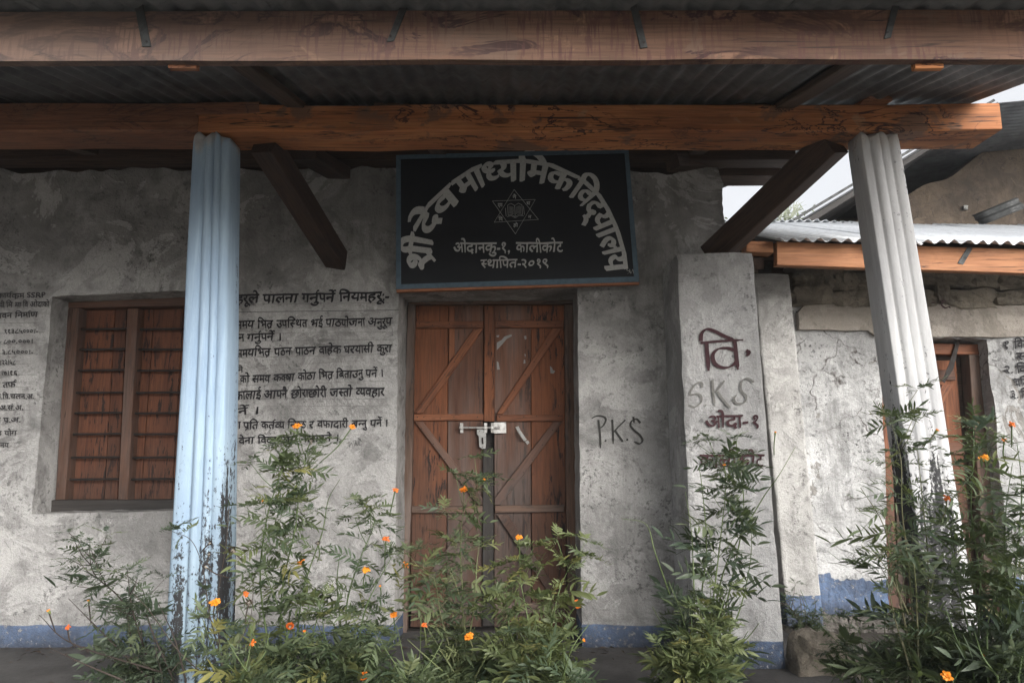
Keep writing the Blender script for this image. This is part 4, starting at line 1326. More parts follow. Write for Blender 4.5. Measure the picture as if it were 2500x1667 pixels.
# ------------------------------------------------------------------ gabled mud house behind
GY = 7.0
GH = empty('mud_house', (5.0, GY, 0), 'brown mud-rendered gable house with dark tin verge rising behind the outbuilding', 'building')
gl = [(3.2, .0), (3.2, 3.2), (3.75, 3.50), (4.2, 3.72), (4.45, 3.86), (4.75, 3.95), (5.1, 4.22), (5.6, 4.44), (6.4, 4.9), (7.6, 5.4), (9.0, 4.7), (9.0, 0)]
vs, fs = [], []
NXg, NZg = 70, 46
def gtop(x):
    g = gl[1:-1]
    for a, b in zip(g, g[1:]):
        if a[0] <= x <= b[0]: return lerp(a[1], b[1], (x - a[0]) / (b[0] - a[0]))
    return 3.2
for j in range(NZg + 1):
    for i in range(NXg + 1):
        x = lerp(3.2, 9.0, i / NXg)
        z = (gtop(x) + .03 * wob(x, 1, 5, 70)) * j / NZg
        vs.append((x, GY - .03 * mn.noise(Vector((x * 1.5, z * 1.5, 70))) - .012 * mn.noise(Vector((x * 6, z * 6, 71))), z))
for j in range(NZg):
    for i in range(NXg):
        a = j * (NXg + 1) + i
        fs.append((a, a + 1, a + NXg + 2, a + NXg + 1))
b = len(vs)
for i in range(NXg + 1):
    v = vs[NZg * (NXg + 1) + i]; vs.append((v[0], GY + .4, v[2]))
for i in range(NXg):
    a = NZg * (NXg + 1) + i; fs.append((a, a + 1, b + i + 1, b + i))
gwall = link('wall', mesh_from('wall', vs, fs), M_MUD, GH)
stone('stone', P(2355, 508, GY - .01), .05, .05, .045, M_PAPER, gwall, 3)
vd = Vector((1, 0, .60)).normalized()
g0 = P(1952, 540, 5.8)
for k in range(5):
    corr('roof_sheet', g0 + Vector((-.25, .0 + k * .76, -.15 + .004 * k)), (0, 1, 0), vd, .83, 2.5, M_TIN, GH, seed=90 + k, amp=.01)
    corr('roof_sheet', g0 + Vector((-.25 + 2.08, .0 + k * .76, -.15 + 1.27 + .004 * k)), (0, 1, 0), (1, 0, .10), .83, 4.2, M_TIN, GH, seed=95 + k, amp=.01)
slab('back_wall', [Vector(p) for p in ((2.4, 8.9, 0), (9, 8.9, 0), (9, 8.9, 4.4), (4.4, 8.9, 4.15), (2.4, 8.9, 2.95))], 8.9, .3, M_MUD, GH, bevel=0)
    
timber('verge_board', g0 + Vector((-.3, .04, -.22)), g0 + Vector((1.85, .04, -.20 + 2.15 * .6)), .03, .06, M_GREYW, GH)
timber('verge_cap', g0 + Vector((-.3, -.01, -.14)), g0 + Vector((1.85, -.01, -.14 + 2.15 * .6)), .012, .022, M_STRAP, GH)
for k in range(0):
    timber('purlin', g0 + Vector((.5 + k * .85, .12, -.12 + (.5 + k * .85) * .6 - .11)), g0 + Vector((.5 + k * .85, 3.2, -.12 + (.5 + k * .85) * .6 - .11)), .07, .07, M_DARKW, GH)
# loose corrugated offcut leaning on the mud wall above the ridge
OFF = corr('tin_offcut', P(2395, 552, 6.6), (0, .35, .95), (1, -.05, .55), .17, .42, M_STRAP, None, seed=3, amp=.012)
tagp(OFF, 'short dark corrugated offcut propped against the brown mud wall', 'metal sheet')

# ------------------------------------------------------------------ trees on the hazy slope
M_TREE = veg('pale roadside foliage', (.10, .13, .07), (.14, .17, .09), (.2, .22, .13), .6, .35)
def tree(loc, H, label, seed, spread=.33, leaf=.28, nleaf=1500):
    rr = random.Random(seed)
    t = empty('tree', loc, label, 'tree', 'trees on the slope behind')
    vs, fs = [], []
    top = Vector((rr.uniform(-.3, .3), 0, H * .9))
    tube_geo(catmull([Vector((0, 0, -.5)), Vector((.1, 0, H * .4)), top], 4), [H * .022 * (1 - i / 10) for i in range(9)], 7, vs, fs)
    tips = []
    for k in range(26):
        h = H * rr.uniform(.28, .95)
        a = rr.uniform(0, 6.28); L = H * spread * (1.15 - h / H) * rr.uniform(.6, 1.1) + .4
        p0 = Vector((0, 0, h)); p1 = p0 + Vector((math.cos(a) * L, math.sin(a) * L, L * rr.uniform(.1, .5)))
        tube_geo([p0, p0.lerp(p1, .5) + Vector((0, 0, .1)), p1], [H * .008, H * .005, H * .002], 5, vs, fs)
        for q in range(5): tips.append(p0.lerp(p1, .45 + .55 * q / 4))
    M = Matrix.Translation(loc)
    link('trunk', mesh_from('trunk', vs, fs), M_DRY, t, M)
    vs, fs = [], []
    for k in range(nleaf):
        c = rr.choice(tips) + Vector((rr.gauss(0, 1), rr.gauss(0, 1), rr.gauss(0, .7))) * H * .045
        a = Vector((rr.gauss(0, 1), rr.gauss(0, 1), rr.gauss(0, 1))).normalized(); b = a.orthogonal().normalized()
        s = leaf * rr.uniform(.5, 1.1)
        i0 = len(vs)
        vs += [c - a * s, c + b * s * .35, c + a * s, c - b * s * .35]
        fs.append((i0, i0 + 1, i0 + 2, i0 + 3))
    link('crown', mesh_from('crown', vs, fs), M_TREE, t, M)
    return t
tree(Vector((9.6, 24, 1.6)), 8.0, 'pale feathery tree above the outbuilding roof, left of the leaning column', 3, leaf=.2, nleaf=2600)
tree(Vector((10.8, 60, 8.0)), 12, 'hazy tree seen through the gap left of the dark strut', 8, leaf=.45, nleaf=2200)
# pale grass tuft on the roof ridge
vs, fs = [], []
rr = random.Random(4)
for k in range(60):
    b = Vector((rr.uniform(-.12, .12), rr.uniform(-.05, .05), 0)); a = rr.uniform(-.9, .9)
    tp = b + Vector((math.sin(a) * .22, rr.uniform(-.05, .05), math.cos(a) * rr.uniform(.12, .26)))
    i0 = len(vs); m = b.lerp(tp, .6) + Vector((0, 0, .03))
    vs += [b + Vector((-.004, 0, 0)), b + Vector((.004, 0, 0)), m + Vector((.004, 0, 0)), m + Vector((-.004, 0, 0)), tp]
    fs += [(i0, i0 + 1, i0 + 2, i0 + 3), (i0 + 3, i0 + 2, i0 + 4)]
gt = link('grass_tuft', mesh_from('grass_tuft', vs, fs), M_STEMP, None, Matrix.Translation(P(1905, 533, 6.3)))
tagp(gt, 'pale dry grass tuft growing behind the outbuilding roof ridge', 'grass tuft')

# ------------------------------------------------------------------ rocks by the buttress
rk = stone('boulder', None, .25, .20, .24, M_STONE, None, 7, 4, Matrix.Translation(Vector((P(1996, 1600, 3.42).x + .0, 3.40, .03))) @ Matrix.Rotation(.15, 4, 'Y'))
tagp(rk, 'squarish grey boulder on the ground right of the buttress foot', 'rock')
rk = stone('boulder', None, .26, .2, .12, M_BASE, None, 17, 4, Matrix.Translation(Vector((P(2090, 1560, 3.7).x, 3.9, -.07))))
tagp(rk, 'low dark rock under the blue patched wall', 'rock')

# dead leaves and grit on the veranda floor
def litter():
    rr = random.Random(77)
    vs, fs = [], []
    for k in range(500):
        x = rr.uniform(-3.2, 1.5); y = 2.78 + abs(rr.gauss(0, 1)) * .35 if rr.random() < .5 else 3.74 - abs(rr.gauss(0, 1)) * .12
        if y > 3.75: continue
        if x > .95 and y > 3.38: continue
        a = rr.uniform(0, 6.28); l = rr.uniform(.006, .03); w_ = l * rr.uniform(.15, .45)
        d = Vector((math.cos(a), math.sin(a), 0)); q = Vector((-d.y, d.x, 0)); c = Vector((x, y, .009))
        i0 = len(vs); h = l * rr.uniform(.1, .4)
        vs += [c - d * l, c - q * w_ + Vector((0, 0, h)), c + d * l + Vector((0, 0, h * .5)), c + q * w_ + Vector((0, 0, h * .3))]
        fs.append((i0, i0 + 1, i0 + 2, i0 + 3))
    o = link('leaf_litter', mesh_from('leaf_litter', vs, fs), M_DRY, None); o['kind'] = 'stuff'
litter()

# ------------------------------------------------------------------ marigolds
RL = random.Random(21)
def leaf_mesh(k, pairs=6, L=.15, ll=.058, lw=.0066, droop=.35):
    """pinnate leaf along +X: slender rachis with paired lanceolate leaflets, arching down"""
    rr = random.Random(100 + k)
    vs, fs = [], []
    def bend(x, y, z):
        t = x / L
        return Vector((x * (1 - .08 * t), y, z - droop * L * t * t))
    rad_ = .0011
    n = 5
    for i in range(n + 1):
        x = L * i / n
        for (a, b) in ((-1, 0), (0, 1), (1, 0)):
            vs.append(bend(x, a * rad_, b * rad_))
    for i in range(n):
        for q in range(3):
            a, b = i * 3 + q, i * 3 + (q + 1) % 3
            fs.append((a, b, b + 3, a + 3))
    def leaflet(x, ang, l, up, w_):
        d = Vector((math.cos(ang), math.sin(ang), up)).normalized()
        s = Vector((-math.sin(ang), math.cos(ang), 0))
        base = bend(x, 0, 0)
        i0 = len(vs)
        stn = ((0, .12), (.22, .85), (.5, 1.0), (.78, .62))
        curl = rr.uniform(-.1, .55)
        roll = rr.uniform(-.6, .6)
        s = (s + Vector((0, 0, roll))).normalized()
        for (t, ww) in stn:
            c = base + d * l * t + Vector((0, 0, -curl * l * t * t))
            fold = Vector((0, 0, w_ * .35 * ww))
            vs.extend([c + s * w_ * ww + fold, c, c - s * w_ * ww + fold])
        vs.append(base + d * l + Vector((0, 0, -curl * l)))
        for i in range(3):
            a = i0 + i * 3
            fs.extend([(a, a + 1, a + 4, a + 3), (a + 1, a + 2, a + 5, a + 4)])
        a = i0 + 9
        fs.extend([(a, a + 1, a + 3), (a + 1, a + 2, a + 3)])
    for i in range(pairs):
        x = L * (.2 + .78 * i / pairs) + rr.uniform(-.003, .003)
        sz = math.sin(math.pi * (.22 + .62 * i / pairs)) ** .8
        for sg in (1, -1):
            leaflet(x + rr.uniform(-.003, .003), sg * (1.0 - .25 * i / pairs + rr.uniform(-.15, .15)), ll * sz * rr.uniform(.82, 1.12), rr.uniform(-.25, .2), lw * sz * rr.uniform(.8, 1.2))
    leaflet(L * .98, rr.uniform(-.15, .15), ll * .9, -.1, lw * .9)
    me = mesh_from('leaf', vs, fs)
    for p in me.polygons: p.use_smooth = True
    return me
def leafset(mat, seed, **k):
    out = []
    for i in range(7):
        me = leaf_mesh(seed + i, pairs=RL.choice((5, 6, 7)), L=RL.uniform(.11, .16), droop=RL.uniform(.1, 1.0), **k)
        me.materials.append(mat); out.append(me)
    return out
LS = {'g': leafset(M_LEAF, 0), 'd': leafset(M_LEAFD, 20), 'y': leafset(M_LEAFY, 40, ll=.062, lw=.0078), 'w': leafset(M_LEAFD, 60, ll=.03, lw=.004), 'n': leafset(M_LEAF, 80, ll=.06, lw=.0052)}

def flower_mesh(k, n=8, r=.02, droop=.1, mat=None):
    rr = random.Random(200 + k)
    vs, fs = [], []
    for layer in range(3 if n > 6 else 1):
        for i in range(n - layer * 2):
            a = 2 * math.pi * i / (n - layer * 2) + rr.uniform(-.15, .15) + layer * .4
            l = r * rr.uniform(.75, 1.1) * (1 - .28 * layer); w_ = l * .42
            up = rr.uniform(-droop, .5) + .5 * layer
            d = Vector((math.cos(a), math.sin(a), up)).normalized(); s = Vector((-math.sin(a), math.cos(a), 0))
            i0 = len(vs)
            o = Vector((0, 0, .001 * layer))
            vs += [o, o + d * l * .55 + s * w_, o + d * l * .6 + Vector((0, 0, .003)), o + d * l * .55 - s * w_,
                   o + d * l + s * w_ * .75 + Vector((0, 0, -.003)), o + d * l * 1.06 + Vector((0, 0, .0)), o + d * l * .98 - s * w_ * .75 + Vector((0, 0, -.004))]
            fs += [(i0, i0 + 1, i0 + 2), (i0, i0 + 2, i0 + 3), (i0 + 1, i0 + 4, i0 + 5, i0 + 2), (i0 + 2, i0 + 5, i0 + 6, i0 + 3)]
    me = mesh_from('flower', vs, fs)
    me.materials.append(mat)
    return me
def pompom_mesh(mat, r=.022, n=90, seed=1):
    rr = random.Random(seed)
    vs, fs = [], []
    for i in range(n):
        z = rr.uniform(-.2, 1); a = rr.uniform(0, 6.28); q = math.sqrt(max(0, 1 - z * z))
        d = Vector((q * math.cos(a), q * math.sin(a), z * .8))
        s = Vector((-math.sin(a), math.cos(a), rr.uniform(-.4, .4))).normalized(); t = d.cross(s)
        c = d * r * rr.uniform(.8, 1.0); w_ = r * .24
        i0 = len(vs)
        vs += [c - d * r * .35, c + s * w_, c + t * w_ * .5 + d * .002, c - s * w_]
        fs += [(i0, i0 + 1, i0 + 2), (i0, i0 + 2, i0 + 3)]
    me = mesh_from('flower', vs, fs); me.materials.append(mat)
    return me
def calyx_mesh(mat, L=.022, r=.006):
    v, f = tube_geo([Vector((0, 0, -L)), Vector((0, 0, -L * .8)), Vector((0, 0, -L * .3)), Vector((0, 0, .001))], [r * .35, r * .8, r, r * .85], 8)
    me = mesh_from('calyx', v, f)
    for p in me.polygons: p.use_smooth = True
    me.materials.append(mat); return me
FL = {'o': [flower_mesh(i, 8, .022, .1, M_PET) for i in range(4)], 'r': [flower_mesh(9 + i, 7, .017, .5, M_PETR) for i in range(3)],
      'b': [flower_mesh(20, 5, .009, -.6, M_PET)], 'p': [pompom_mesh(M_PETR)], 'k': [pompom_mesh(M_SEED, .015, 50, 5)]}
CA = {'o': calyx_mesh(M_CAL), 'r': calyx_mesh(M_CALD, .022, .006), 'b': calyx_mesh(M_CAL, .02, .006), 'p': calyx_mesh(M_CALD, .02, .008), 'k': calyx_mesh(M_CALD, .022, .007)}
for k_, me in list(FL.items()):
    pass

def quat_frame(pos, d, roll, s):
    d = d.normalized()
    z = Vector((0, 0, 1)) - d * d.z
    if z.length < .1: z = Vector((1, 0, 0)) - d * d.x
    z.normalize()
    y = z.cross(d)
    M = Matrix((d, y, z)).transposed().to_4x4() @ Matrix.Rotation(roll, 4, 'X') @ Matrix.Scale(s, 4)
    M.translation = pos
    return M

def put(name, me, M, parent):
    o = bpy.data.objects.new(name, me)
    COL.objects.link(o)
    o.parent = parent
    o.matrix_local = wm(parent).inverted() @ M
    WM[o.name] = M
    return o

def plant(base, stems, label, leafkind='g', Y0=2.3, smin=.6, smax=1.15, dens=.05, stemmat=None, flowers=(), nmax=280, seed=0, side=True, name='marigold_plant', cat='plant', group='marigold plants along the veranda', lean=.6, bare=.0):
    """stems: list of pixel polylines with a distance each: ([(px,py),...], Y). The foot joins the common root."""
    rr = random.Random(seed)
    root = PZ(base[0], 1667, .0) if False else P(base[0], 1700, Y0)
    root = Vector((root.x, Y0, -.25))
    pl = empty(name, root, label, cat, group)
    wm(pl)
    M0 = Matrix.Translation(root)
    count = 0
    svs, sfs = [], []
    for (pts, Y) in stems:
        w3 = [P(a + rr.uniform(-9, 9), b, Y + rr.uniform(-.05, .05)) for a, b in pts]
        path = ([root + Vector((rr.uniform(-.04, .04), rr.uniform(-.04, .04), 0))] if w3[0].z < .4 else []) + catmull(w3, 7)
        m = len(path)
        base_r = .0040 * min(1.2, .5 + (path[-1] - path[0]).length)
        local = [M0.inverted() @ p for p in path]
        tube_geo(local, [max(.0011, (.8 if nmax > 90 else .5) * base_r * (1 - .8 * i / m)) for i in range(m)], 6, svs, sfs)
        # leaves in opposite pairs
        acc = 0; nxt = dens * 1.5; side_a = rr.uniform(0, 6.28)
        L = sum((path[i + 1] - path[i]).length for i in range(m - 1))
        run = 0
        for i in range(m - 1):
            seg = path[i + 1] - path[i]; run += seg.length; acc += seg.length
            while acc > nxt and count < nmax:
                acc -= nxt
                t = run / L
                nxt = .78 * dens * rr.uniform(.6, 1.3) * (1.25 - .6 * t)
                if t < bare or path[i + 1].z < -.03 or (path[i + 1].z < .22 and rr.random() < .2): continue
                side_a += 1.57 + rr.uniform(-.4, .4)
                ax = seg.normalized(); u = ax.orthogonal().normalized(); v_ = ax.cross(u)
                for sgn in (0, math.pi):
                    if rr.random() < .12 or count >= nmax: continue
                    a = side_a + sgn
                    d = (u * math.cos(a) + v_ * math.sin(a)) * 1.0 + ax * rr.uniform(.1, .9) + Vector((0, -.12, rr.uniform(-.45, .2)))
                    s = 1.22 * rr.uniform(smin * .75, smax) * (1.0 - .4 * t ** 3)
                    me = rr.choice(LS[leafkind] if rr.random() < .8 else LS['y' if leafkind in 'gy' else 'd'])
                    put('leaf', me, quat_frame(path[i + 1], d, rr.uniform(-1.1, 1.1), s), pl)
                    count += 1
                    if side and rr.random() < .3 and count < nmax - 4:   # short side shoot with a tuft
                        q = path[i + 1] + d.normalized() * rr.uniform(.05, .13) + Vector((0, 0, rr.uniform(.02, .06)))
                        lp = [M0.inverted() @ path[i + 1], M0.inverted() @ (path[i + 1].lerp(q, .5) + Vector((0, 0, -.008))), M0.inverted() @ q]
                        tube_geo(lp, [.0018, .0014, .001], 5, svs, sfs)
                        for k in range(4):
                            dd = Vector((math.cos(k * 1.57 + a), math.sin(k * 1.57 + a), rr.uniform(.1, 1.1)))
                            put('leaf', rr.choice(LS[leafkind]), quat_frame(q, dd, rr.uniform(-.6, .6), rr.uniform(.35, .62)), pl); count += 1
        # tuft at the tip
        if bare < .9:
            for k in range(5):
                if count >= nmax: break
                dd = Vector((math.cos(k * 1.3 + side_a), math.sin(k * 1.3 + side_a), rr.uniform(.3, 1.4)))
                put('leaf', rr.choice(LS[leafkind]), quat_frame(path[-1], dd, rr.uniform(-.6, .6), rr.uniform(.3, .55)), pl); count += 1
    for (px, py, Y, kind, fx, fy) in flowers:
        tip = P(px, py, Y); foot = P(fx, fy, Y + .03)
        mid_ = tip.lerp(foot, .5) + Vector((rr.uniform(-.01, .01), 0, -.005))
        path = catmull([foot, mid_, tip], 5)
        loc = [M0.inverted() @ p for p in path]
        tube_geo(loc, [.0019 + .0006 * (i / 10) for i in range(len(loc))], 6, svs, sfs)
        ax = (tip - mid_).normalized() + Vector((rr.uniform(-.2, .2), -.45, .25))
        ax.normalize()
        q = ax.to_track_quat('Z', 'Y').to_matrix().to_4x4()
        s = rr.uniform(.55, .9)
        M = Matrix.Translation(tip) @ q @ Matrix.Scale(s, 4)
        fo = put('flower' if kind != 'k' else 'seed_head', rr.choice(FL[kind]), M, pl)
        cx = bpy.data.objects.new('calyx', CA[kind]); COL.objects.link(cx); cx.parent = fo
    me = mesh_from('stem', svs, sfs)
    link('stem', me, stemmat or M_STEM, pl, M0, smooth=True)
    return pl

# left, dim and wispy
plant((420, 0), [([(330, 1640), (300, 1480), (230, 1400), (215, 1330)], 2.62), ([(380, 1640), (330, 1500), (310, 1390)], 2.60), ([(400, 1640), (180, 1570), (100, 1500)], 2.55), ([(350, 1650), (240, 1540), (160, 1460)], 2.6), ([(420, 1650), (370, 1520), (350, 1440), (300, 1400)], 2.6),
              ([(300, 1660), (200, 1620), (120, 1580)], 2.5), ([(460, 1660), (430, 1560), (395, 1470)], 2.55)],
      'thin dim wispy marigold left of the blue column', 'w', 2.6, .7, 1.3, .034, M_DRY, nmax=300, seed=1,
      flowers=[(118, 1490, 2.55, 'b', 135, 1540), (165, 1530, 2.55, 'r', 185, 1580), (216, 1465, 2.6, 'b', 222, 1520)])
# dry stalks in front of the blue column
plant((560, 0), [([(545, 1650), (520, 1500), (490, 1390), (465, 1320), (420, 1297)], 2.45), ([(540, 1650), (535, 1480), (545, 1320), (553, 1205)], 2.43), ([(520, 1660), (440, 1590), (360, 1490), (330, 1450)], 2.4), ([(410, 1640), (440, 1610), (490, 1600)], 2.42), ([(540, 1660), (570, 1600), (610, 1520), (625, 1440)], 2.42)],
      'bare brown marigold stalks with black seed heads in front of the blue column', 'd', 2.42, .4, .7, .3, M_DRY, nmax=14, seed=2, side=False, bare=.2,
      flowers=[(510, 1352, 2.44, 'k', 515, 1385), (500, 1382, 2.44, 'k', 560, 1410), (566, 1342, 2.44, 'k', 600, 1372), (482, 1482, 2.44, 'k', 520, 1520), (525, 1470, 2.43, 'o', 530, 1530), (608, 1470, 2.44, 'k', 600, 1530), (512, 1325, 2.45, 'k', 490, 1350)])
# tall plant right of the blue column
plant((690, 0), [([(690, 1640), (690, 1450), (720, 1280), (740, 1180), (755, 1110)], 2.55), ([(670, 1640), (640, 1420), (660, 1260), (690, 1160), (690, 1120)], 2.52), ([(720, 1640), (740, 1450), (790, 1300), (800, 1220), (830, 1170)], 2.56), ([(660, 1640), (620, 1540), (590, 1480)], 2.48), ([(700, 1640), (700, 1520), (650, 1380), (640, 1290)], 2.5), ([(740, 1640), (780, 1520), (800, 1430)], 2.5)],
      'tallest leafy marigold just right of the blue column, dead flower head on top', 'g', 2.5, .6, 1.05, .052, None, nmax=300, seed=3,
      flowers=[(760, 1075, 2.55, 'k', 745, 1130), (725, 1040, 2.55, 'o', 735, 1110), (860, 1042, 2.56, 'o', 780, 1130), (642, 1222, 2.5, 'b', 690, 1205), (735, 1372, 2.5, 'o', 750, 1410), (776, 1325, 2.5, 'k', 775, 1370), (708, 1528, 2.42, 'p', 690, 1600), (600, 1448, 2.45, 'r', 620, 1490), (616, 1568, 2.42, 'r', 640, 1600), (743, 1540, 2.42, 'b', 750, 1580)])
plant((900, 0), [([(870, 1640), (890, 1500), (930, 1420), (960, 1340)], 2.52), ([(860, 1640), (850, 1480), (880, 1370), (905, 1280), (900, 1240)], 2.56), ([(830, 1640), (800, 1560), (790, 1500)], 2.45), ([(900, 1650), (920, 1570), (970, 1500)], 2.45), ([(840, 1640), (820, 1440), (830, 1340)], 2.58)],
      'low spreading marigold with open orange flowers left of the door', 'g', 2.5, .6, 1.0, .06, None, nmax=260, seed=4,
      flowers=[(893, 1392, 2.5, 'o', 890, 1440), (965, 1195, 2.56, 'r', 950, 1260), (942, 1315, 2.55, 'r', 940, 1400), (961, 1500, 2.47, 'o', 965, 1540), (990, 1378, 2.55, 'r', 940, 1420), (928, 1430, 2.5, 'b', 925, 1460), (888, 1650, 2.35, 'p', 890, 1700)])
# in front of the door
plant((1120, 0), [([(1120, 1640), (1125, 1480), (1120, 1340), (1145, 1230), (1175, 1175)], 2.5), ([(1110, 1640), (1080, 1500), (1060, 1420), (1030, 1390)], 2.46), ([(1130, 1640), (1160, 1480), (1170, 1380), (1165, 1320)], 2.52), ([(1100, 1640), (1050, 1540), (1000, 1440)], 2.45), ([(1140, 1640), (1130, 1500), (1100, 1400), (1070, 1370)], 2.5), ([(1090, 1650), (1040, 1600), (990, 1560)], 2.4), ([(1170, 1650), (1200, 1570), (1230, 1500)], 2.43)],
      'leafy marigold before the left leaf of the door, orange flower at its tip', 'g', 2.46, .55, 1.0, .048, None, nmax=300, seed=5,
      flowers=[(1132, 1195, 2.5, 'o', 1140, 1260), (1145, 1553, 2.38, 'o', 1150, 1600), (1035, 1525, 2.4, 'r', 1040, 1580), (1182, 1170, 2.5, 'b', 1165, 1200)])
plant((1300, 0), [([(1290, 1640), (1290, 1520), (1280, 1420), (1270, 1370)], 2.5), ([(1310, 1640), (1340, 1520), (1370, 1440), (1395, 1380)], 2.52), ([(1280, 1640), (1250, 1540), (1240, 1430)], 2.45), ([(1320, 1640), (1360, 1580), (1400, 1540)], 2.42), ([(1300, 1650), (1320, 1570), (1310, 1490)], 2.4), ([(1270, 1650), (1220, 1600), (1190, 1560)], 2.38)],
      'broad-leaved marigold before the right leaf of the door, single upright orange bloom', 'y', 2.45, .6, 1.05, .055, None, nmax=260, seed=6,
      flowers=[(1266, 1312, 2.48, 'o', 1268, 1375), (1408, 1475, 2.5, 'p', 1375, 1530), (1425, 1562, 2.45, 'b', 1380, 1575)])
# before the buttress
plant((1730, 0), [([(1720, 1640), (1740, 1450), (1760, 1300), (1780, 1180), (1770, 1110)], 2.7), ([(1710, 1640), (1690, 1450), (1680, 1300), (1670, 1200)], 2.66), ([(1730, 1640), (1770, 1400), (1850, 1230), (1900, 1160), (1950, 1090)], 2.72), ([(1700, 1640), (1640, 1480), (1600, 1350), (1570, 1280), (1510, 1265)], 2.68), ([(1740, 1640), (1800, 1500), (1830, 1380), (1835, 1300)], 2.7), ([(1700, 1640), (1640, 1560), (1600, 1480)], 2.62),
               ([(1720, 1640), (1720, 1480), (1730, 1330), (1720, 1180), (1700, 1140)], 2.7), ([(1750, 1640), (1820, 1560), (1850, 1520)], 2.62), ([(1690, 1650), (1670, 1520), (1640, 1420)], 2.6), ([(1740, 1640), (1790, 1380), (1810, 1230), (1800, 1080), (1822, 1050)], 2.74)],
      'tall dense dark green marigold in front of the lettered buttress', 'd', 2.66, .8, 1.35, .036, None, nmax=300, seed=7,
      flowers=[(1893, 1055, 2.72, 'b', 1890, 1110), (1768, 1135, 2.7, 'b', 1765, 1180)])
plant((1690, 0), [([(1700, 1640), (1740, 1520), (1770, 1440)], 2.48), ([(1680, 1640), (1680, 1540), (1690, 1460)], 2.5), ([(1720, 1640), (1790, 1590), (1830, 1540)], 2.45), ([(1690, 1650), (1640, 1600), (1600, 1560)], 2.45), ([(1720, 1650), (1740, 1580), (1720, 1500)], 2.42)],
      'shorter yellow-green marigold at the foot of the buttress', 'y', 2.45, .7, 1.05, .055, None, nmax=160, seed=17)
# at the leaning column
plant((2230, 0), [([(2240, 1640), (2230, 1440), (2210, 1250), (2190, 1120), (2170, 1020)], 2.38), ([(2230, 1640), (2190, 1400), (2150, 1280), (2110, 1190)], 2.36), ([(2250, 1640), (2270, 1400), (2250, 1200), (2230, 1080)], 2.4), ([(2230, 1640), (2190, 1520), (2160, 1420)], 2.34), ([(2250, 1640), (2270, 1500), (2290, 1400)], 2.34), ([(2220, 1500), (2160, 1380), (2110, 1330)], 2.36), ([(2240, 1640), (2240, 1500), (2230, 1380), (2200, 1300)], 2.3)],
      'tall narrow-leaved marigold climbing up against the leaning white column', 'n', 2.34, .65, 1.15, .045, None, nmax=300, seed=8,
      flowers=[(2288, 1050, 2.38, 'b', 2250, 1090), (2312, 1215, 2.36, 'r', 2290, 1280)])
plant((2400, 0), [([(2400, 1640), (2400, 1420), (2380, 1250), (2370, 1110), (2375, 1030)], 2.36), ([(2420, 1640), (2450, 1400), (2460, 1250), (2480, 1130)], 2.36), ([(2390, 1640), (2350, 1450), (2330, 1330), (2320, 1250)], 2.32), ([(2430, 1640), (2480, 1500), (2510, 1380)], 2.3), ([(2400, 1640), (2380, 1500), (2400, 1350)], 2.28), ([(2450, 1640), (2490, 1300), (2495, 1180), (2490, 1080)], 2.4), ([(2380, 1640), (2340, 1560), (2310, 1480)], 2.25), ([(2410, 1640), (2420, 1520), (2440, 1420)], 2.22)],
      'large dense marigold at the right edge with orange and rusty flowers', 'n', 2.3, .8, 1.4, .042, None, nmax=300, seed=9,
      flowers=[(2403, 1118, 2.32, 'o', 2400, 1170), (2452, 1075, 2.34, 'r', 2460, 1140), (2470, 1035, 2.34, 'r', 2470, 1090), (2472, 1572, 2.2, 'r', 2460, 1620), (2312, 1650, 2.15, 'o', 2320, 1690), (2405, 1600, 2.2, 'b', 2400, 1650)])
plant((2480, 0), [([(2500, 1640), (2520, 1400), (2530, 1200)], 2.2), ([(2470, 1640), (2460, 1540), (2470, 1460)], 2.15), ([(2440, 1650), (2400, 1600), (2380, 1540)], 2.12), ([(2490, 1650), (2510, 1580), (2540, 1500)], 2.1)],
      'dark leafy marigold in the bottom right corner', 'd', 2.15, .8, 1.2, .05, None, nmax=160, seed=10)
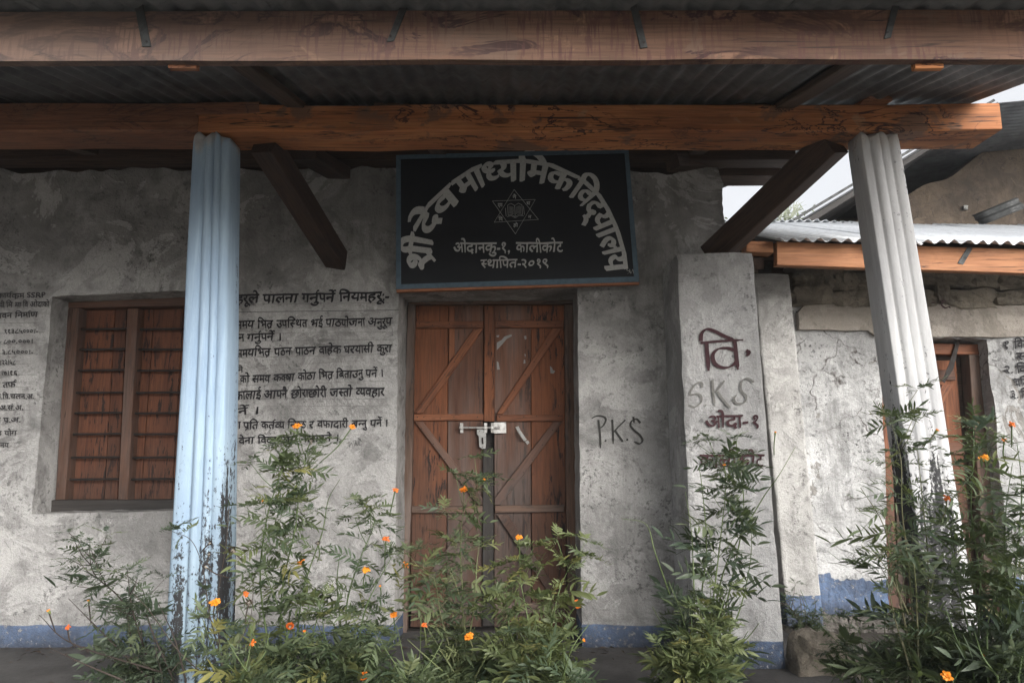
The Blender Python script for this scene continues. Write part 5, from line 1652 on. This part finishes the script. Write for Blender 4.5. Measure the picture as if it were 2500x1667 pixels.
plant((2120, 0), [([(2110, 1650), (2060, 1590), (1990, 1510), (1960, 1440)], 2.75), ([(2120, 1650), (2150, 1580), (2160, 1500)], 2.7), ([(2110, 1650), (2080, 1600), (2030, 1570)], 2.65), ([(2140, 1660), (2200, 1620), (2260, 1590)], 2.6), ([(2120, 1650), (2110, 1570), (2080, 1480)], 2.75), ([(2050, 1660), (2020, 1630), (1980, 1610)], 2.55)],
      'sprawling dark marigold across the ground between buttress and leaning column', 'd', 2.7, .7, 1.1, .05, None, nmax=60, seed=11)
# low growth along the bottom edge
for i, (bx, lab, kk) in enumerate(((590, 'low fern-like marigold shoot at the foot of the blue column', 'g'), (1010, 'low marigold shoot at the left door jamb', 'g'), (1360, 'low marigold shoot by the right door jamb', 'g'), (2330, 'low dark marigold shoot under the tall plants at right', 'd'))):
    rr = random.Random(300 + i)
    plant((bx, 0), [([(bx + rr.uniform(-30, 30), 1660), (bx + dx * .6, 1600 + rr.uniform(-20, 10)), (bx + dx, 1540 + rr.uniform(-30, 30))], 2.28 + rr.uniform(-.08, .08)) for dx in (-90, -35, 20, 75)],
          lab, kk, 2.28, .6, 1.0, .075, None, nmax=46, seed=30 + i, side=False)
# dark dry bush at the pillar foot
plant((1965, 0), [([(1965, 1530), (1940, 1500), (1925, 1465)], 3.9), ([(1965, 1530), (1965, 1480), (1960, 1450)], 3.92), ([(1970, 1530), (1985, 1490), (1990, 1460)], 3.9), ([(1965, 1530), (1950, 1480), (1945, 1450)], 3.88), ([(1970, 1530), (2000, 1500), (2010, 1480)], 3.9)],
      'small black dried bush at the foot of the narrow pillar', 'w', 3.9, .4, .8, .03, M_DRY, nmax=150, seed=12, name='dry_bush', cat='bush', group=None)

# ------------------------------------------------------------------ air
hz = NT('thin mountain haze')
hz.t.nodes.remove(hz.b)
pv = hz.n('ShaderNodeVolumePrincipled')
pv.inputs['Color'].default_value = (.93, .95, 1.0, 1)
pv.inputs['Density'].default_value = .0022
pv.inputs['Anisotropy'].default_value = .2
hz.l(pv.outputs[0], hz.t.nodes['Material Output'].inputs['Volume'])
bm = bmesh.new(); bmesh.ops.create_cube(bm, size=1)
for v in bm.verts: v.co = (v.co.x * 700 + 0, (v.co.y + .5) * 330 - 50, (v.co.z + .5) * 125 - 3)
me = bpy.data.meshes.new('haze'); bm.to_mesh(me); bm.free()
hzo = link('haze', me, hz.m); hzo['kind'] = 'stuff'
